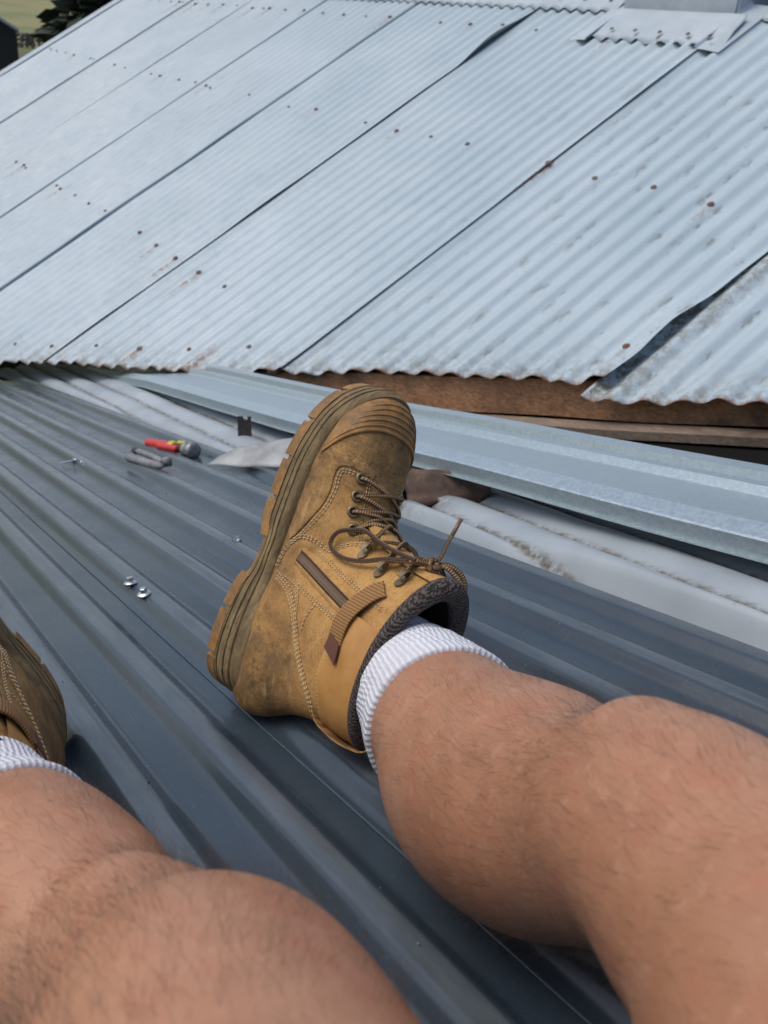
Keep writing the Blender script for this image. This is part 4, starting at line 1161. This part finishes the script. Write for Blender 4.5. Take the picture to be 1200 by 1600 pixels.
# body hair on the legs: thin three-sided strands rooted in the skin, combed down the limb
def leg_hair(seed, count):
    rr = random.Random(seed); me = body.data
    tris = [p for p in me.polygons if p.center.x < 2.72]
    areas = [p.area for p in tris]; tot = sum(areas); cum = []; t = 0
    for a_ in areas: t += a_ / tot; cum.append(t)
    import bisect
    lines = {1: [Vector(p) for p, r in LEG_R], -1: [Vector(p) for p, r in LEG_L]}
    V, Fc = [], []
    bad = [(sock_r, None)]
    n_ = 0
    while n_ < count:
        p = tris[bisect.bisect_left(cum, rr.random())]
        vs_ = [me.vertices[i] for i in p.vertices]; w_ = [rr.random() for _ in vs_]; sw_ = sum(w_)
        co = sum((v.co * a_ for v, a_ in zip(vs_, w_)), Vector()) / sw_; no = p.normal
        L_ = lines[1] if co.y > -.585 else lines[-1]
        j = min(range(len(L_) - 1), key=lambda q: (L_[q] + L_[q + 1] - co * 2).length)
        down = (L_[max(j - 0, 0)] - L_[j + 1]).normalized()
        if j < 5 and (co - L_[5]).dot(L_[6] - L_[5]) < .045: n_ += 1; continue      # under sock and boot
        dens = .35 + .9 * max(0, noise.noise(co * 22)); 
        if 8 <= j <= 10: dens += .45
        if j > 11: dens *= .45
        if rr.random() > dens: n_ += 1; continue
        tang = (down - no * down.dot(no)).normalized(); side_ = no.cross(tang)
        swirl = 1.2 * noise.noise(co * 14 + Vector((5, 0, 0))) + rr.gauss(0, .45)
        dr = (tang * math.cos(swirl) + side_ * math.sin(swirl)); lift = rr.uniform(.3, 1.1)
        ln = rr.uniform(.004, .017 if j < 8 else .022) * (1 if j < 11 else .7); curl = rr.gauss(0, .9)
        pts = [co - no * .0006]; d_ = (dr * (1 - lift * .5) + no * lift).normalized()
        for q in range(4):
            pts.append(pts[-1] + d_ * ln / 4); d_ = (d_ + (side_ * math.cos(swirl) - tang * math.sin(swirl)) * curl * .22 - no * .16).normalized()
        r0 = rr.uniform(.000032, .000056)
        v, f = tube_data(pts, [r0, r0, r0 * .9, r0 * .7, r0 * .25], 3, cap=False)
        o_ = len(V); V += v; Fc += [tuple(i + o_ for i in q) for q in f]; n_ += 1
    mat('leg_hair', (.055, .033, .020), .5)
    h = mesh_obj('leg_hair', V, Fc, M['leg_hair']); h['kind'] = 'stuff'; under(h, person)
leg_hair(4, 34000)
# dark shorts round the hips, behind the camera
M_SHORT = mat('navy_shorts', (.03, .035, .05), .9)
sp = remesh_union('shorts', [leg_tube([((2.80, -.562, .853), .096), ((2.90, -.61, .868), .106), ((2.98, -.65, .88), .11)]), leg_tube([((2.80, -.757, .858), .096), ((2.90, -.80, .868), .106), ((2.98, -.76, .88), .11)]), blob((2.99, -.70, .895), .135, (1, 1.35, .95))], .006, 6, M_SHORT)
under(sp, person)
# ------------------------------------------------------------------ country behind the roof
def ground_z(x, y):
    d = math.hypot(x - 2.7, y + .75)
    return -3.6 + min(max(0, d - 30), 32) * .070 + max(0, d - 62) * .030 + .25 * noise.noise(Vector((x * .01, y * .01, 0))) * min(1, d / 60)
m_ = mat('paddock', rough=.95); k_ = NT(m_)
c_ = k_.ramp(k_.noise(.05, 5, .6), [(.35, (.20, .18, .065)), (.5, (.26, .235, .095)), (.65, (.15, .17, .06))])
c_ = k_.mix(k_.rampf(k_.noise(1.2, 5, .7), .45, .7, 0, .35), c_, (.10, .12, .045))
vv = k_.sep(k_.coord())
c_ = k_.mix(k_.rampf(vv[0], -60, -54, 0, .8), c_, (.075, .10, .035))
k_.col(c_)
V, Fc = [], []
rad = [0, 3, 6, 12, 20, 30, 40, 50, 60, 75, 95, 120, 160, 220, 320, 500, 900, 1600]
for r in rad:
    for a in range(72):
        x = 2.7 + r * math.cos(a * math.pi / 36); y = -.75 + r * math.sin(a * math.pi / 36); V.append((x, y, ground_z(x, y)))
for q in range(len(rad) - 1):
    for a in range(72):
        b = (a + 1) % 72; Fc.append((q * 72 + a, (q + 1) * 72 + a, (q + 1) * 72 + b, q * 72 + b))
g = mesh_obj('ground', V, Fc, M['paddock']); g['kind'] = 'structure'
# dark timber shed
mat('shed_black', (.018, .019, .022), .7); mat('shed_roof', (.03, .032, .035), .6)
sh = empty('garden_shed', Matrix.Translation((-40, 8.5, ground_z(-40, 8.5)))); tag(sh, 'dark boarded shed at the left edge of the field', 'shed')
d0 = Vector((-.971, .239, 0)).normalized(); rt = Vector((d0.y, -d0.x, 0))        # to the right as seen from the roof
def bp(dist, side, z): return Vector((2.7, -.75, 0)) + d0 * dist + rt * side + Vector((0, 0, z))
gz = ground_z(-40, 9) - .1
ez, rz_ = 1.106 - 44 * math.tan(R_(1.62)), 1.106 - 44 * math.tan(R_(.55))
V = [bp(44, .0, gz), bp(44, .0, ez), bp(44, -1.5, rz_), bp(44, -3.0, ez), bp(44, -3.0, gz), bp(48, .0, gz), bp(48, .0, ez), bp(48, -1.5, rz_), bp(48, -3.0, ez), bp(48, -3.0, gz)]
under(mesh_obj('wall', V, [(0, 4, 3, 2, 1), (5, 6, 7, 8, 9), (0, 1, 6, 5), (4, 9, 8, 3)], M['shed_black'], None, False), sh)
for s_ in (1, -1):
    a0, a1 = (.12, -1.5) if s_ > 0 else (-3.12, -1.5)
    V = [bp(43.8, a0, ez - .06), bp(48.2, a0, ez - .06), bp(48.2, a1, rz_ + .04), bp(43.8, a1, rz_ + .04)]
    o = mesh_obj('roof', V, [(0, 1, 2, 3)], M['shed_roof'], None, False); solidify_mod(o, .06); under(o, sh)
for i in range(12):
    z0 = gz + .02 + i * (ez - gz - .04) / 12
    bm = bmesh.new(); bmesh.ops.create_cube(bm, size=1)
    rotm = Matrix((rt, d0, Vector((0, 0, 1)))).transposed()
    for v in bm.verts: v.co = bp(43.985, -1.5, z0 + (ez - gz) / 24) + rotm @ Vector((v.co.x * 2.98, v.co.y * .02, v.co.z * (ez - gz) / 12 * .93))
    under(bm_obj('board', bm, M['shed_black'], None, False), sh)
# dry stone wall at the edge of the field: single stones
m_ = mat('field_stone', rough=.95); k_ = NT(m_); oi = k_.n('ShaderNodeObjectInfo')
c_ = k_.ramp(oi.outputs['Random'], [(0, (.10, .09, .075)), (.5, (.17, .155, .13)), (1, (.24, .22, .19))]); k_.col(c_)
sw = empty('stone_wall', Matrix.Translation(bp(62, 3, ground_z(-57, 14)))); tag(sw, 'low grey dry stone wall along the lower edge of the field', 'wall')
stone_me = []
for i in range(5):
    bm = bmesh.new(); bmesh.ops.create_icosphere(bm, subdivisions=1, radius=.5)
    for v in bm.verts: v.co *= 1 + .25 * noise.noise(v.co * 2 + Vector((i * 7, 0, 0)))
    me = bpy.data.meshes.new('stone'); bm.to_mesh(me); bm.free(); me.materials.append(M['field_stone']); stone_me.append(me)
rs_ = random.Random(5)
for r_ in range(3):
    for i in range(40):
        side = -2 + i * .32 + rs_.uniform(-.08, .08)
        b = bp(62 + rs_.uniform(-.12, .12), side, 0); b.z = ground_z(b.x, b.y) + .10 + r_ * .24
        o = bpy.data.objects.new('stone', stone_me[(i + r_) % 5]); COL.objects.link(o)
        o.matrix_world = Matrix.Translation(b) @ Matrix.Rotation(rs_.uniform(0, 6), 4, 'Z') @ Matrix.Diagonal((.42, .36, .30 + rs_.uniform(0, .06), 1))
        under(o, sw)
# dark conifer behind the roof, and a scrubby bush
def leaf_tree(name, base, height, radius, trunk_r, n, seed, label, cat, lm, low=.05):
    e = empty(name, Matrix.Translation(base)); tag(e, label, cat)
    rr = random.Random(seed)
    V, Fc = tube_data([base + Vector((.15 * math.sin(i), .1 * math.cos(i), height * .92 * i / 6)) for i in range(7)], [trunk_r * (1 - .14 * i) for i in range(7)], 8)
    parts = [(V, Fc)]
    for i in range(14):
        z = height * (.12 + .75 * i / 14); a = rr.uniform(0, 6.28); L = radius * (1 - z / height) * .9 + .2
        p0 = base + Vector((0, 0, z)); parts.append(tube_data([p0, p0 + Vector((math.cos(a) * L * .5, math.sin(a) * L * .5, .1)), p0 + Vector((math.cos(a) * L, math.sin(a) * L, -.15))], [trunk_r * .3, trunk_r * .2, .01], 5))
    under(mesh_obj('trunk', *join_data(parts), M['bark']), e)
    V, Fc = [], []
    for i in range(n):
        z = rr.random() ** 1.2; z = low + (1 - low) * z
        rmax = radius * (1 - z) ** .75 * (1 + .28 * math.sin(z * 40 + 3 * rr.random()))
        a = rr.uniform(0, 6.283); q = rmax * rr.uniform(.2, 1) ** .5; q *= 1 + .25 * noise.noise(Vector((a * 1.3, z * 7, seed)))
        c = base + Vector((math.cos(a) * q, math.sin(a) * q, z * height - .25 * q))
        s = rr.uniform(.16, .36) * (height / 8)
        d1 = Vector((math.cos(a), math.sin(a), rr.uniform(-.7, .2))).normalized() * s; d2 = Vector((rr.uniform(-1, 1), rr.uniform(-1, 1), rr.uniform(-.6, .6))).normalized() * s * .5
        b = len(V); V += [c - d1, c + d2, c + d1, c - d2]; Fc.append((b, b + 1, b + 2, b + 3))
    under(mesh_obj('crown', V, Fc, lm, None, False), e)
mat('bark', (.06, .045, .035), .9)
m_ = mat('conifer_leaf', rough=.8); k_ = NT(m_); k_.col(k_.ramp(k_.noise(1.5, 3), [(.3, (.016, .024, .014)), (.7, (.035, .048, .025))]))
m_ = mat('scrub_leaf', rough=.8); k_ = NT(m_); k_.col(k_.ramp(k_.noise(2.5, 3), [(.3, (.06, .075, .025)), (.7, (.13, .13, .05))]))
def gp_(dist, side):
    b = bp(dist, side, 0); b.z = ground_z(b.x, b.y) - .05; return b
leaf_tree('conifer_tree', gp_(38, 4.5), 12.5, 3.9, .25, 11000, 2, 'dark conifer tree standing beyond the left end of the corrugated roof', 'tree', M['conifer_leaf'], .30)
leaf_tree('scrub_bush', gp_(58, 3.4), 1.5, 1.0, .05, 1500, 8, 'olive green scrub bush by the stone wall left of the conifer', 'bush', M['scrub_leaf'], .0)
leaf_tree('scrub_bush', gp_(57, 1.7), .9, .8, .05, 900, 9, 'low green bush against the stone wall beside the shed', 'bush', M['scrub_leaf'], .0)
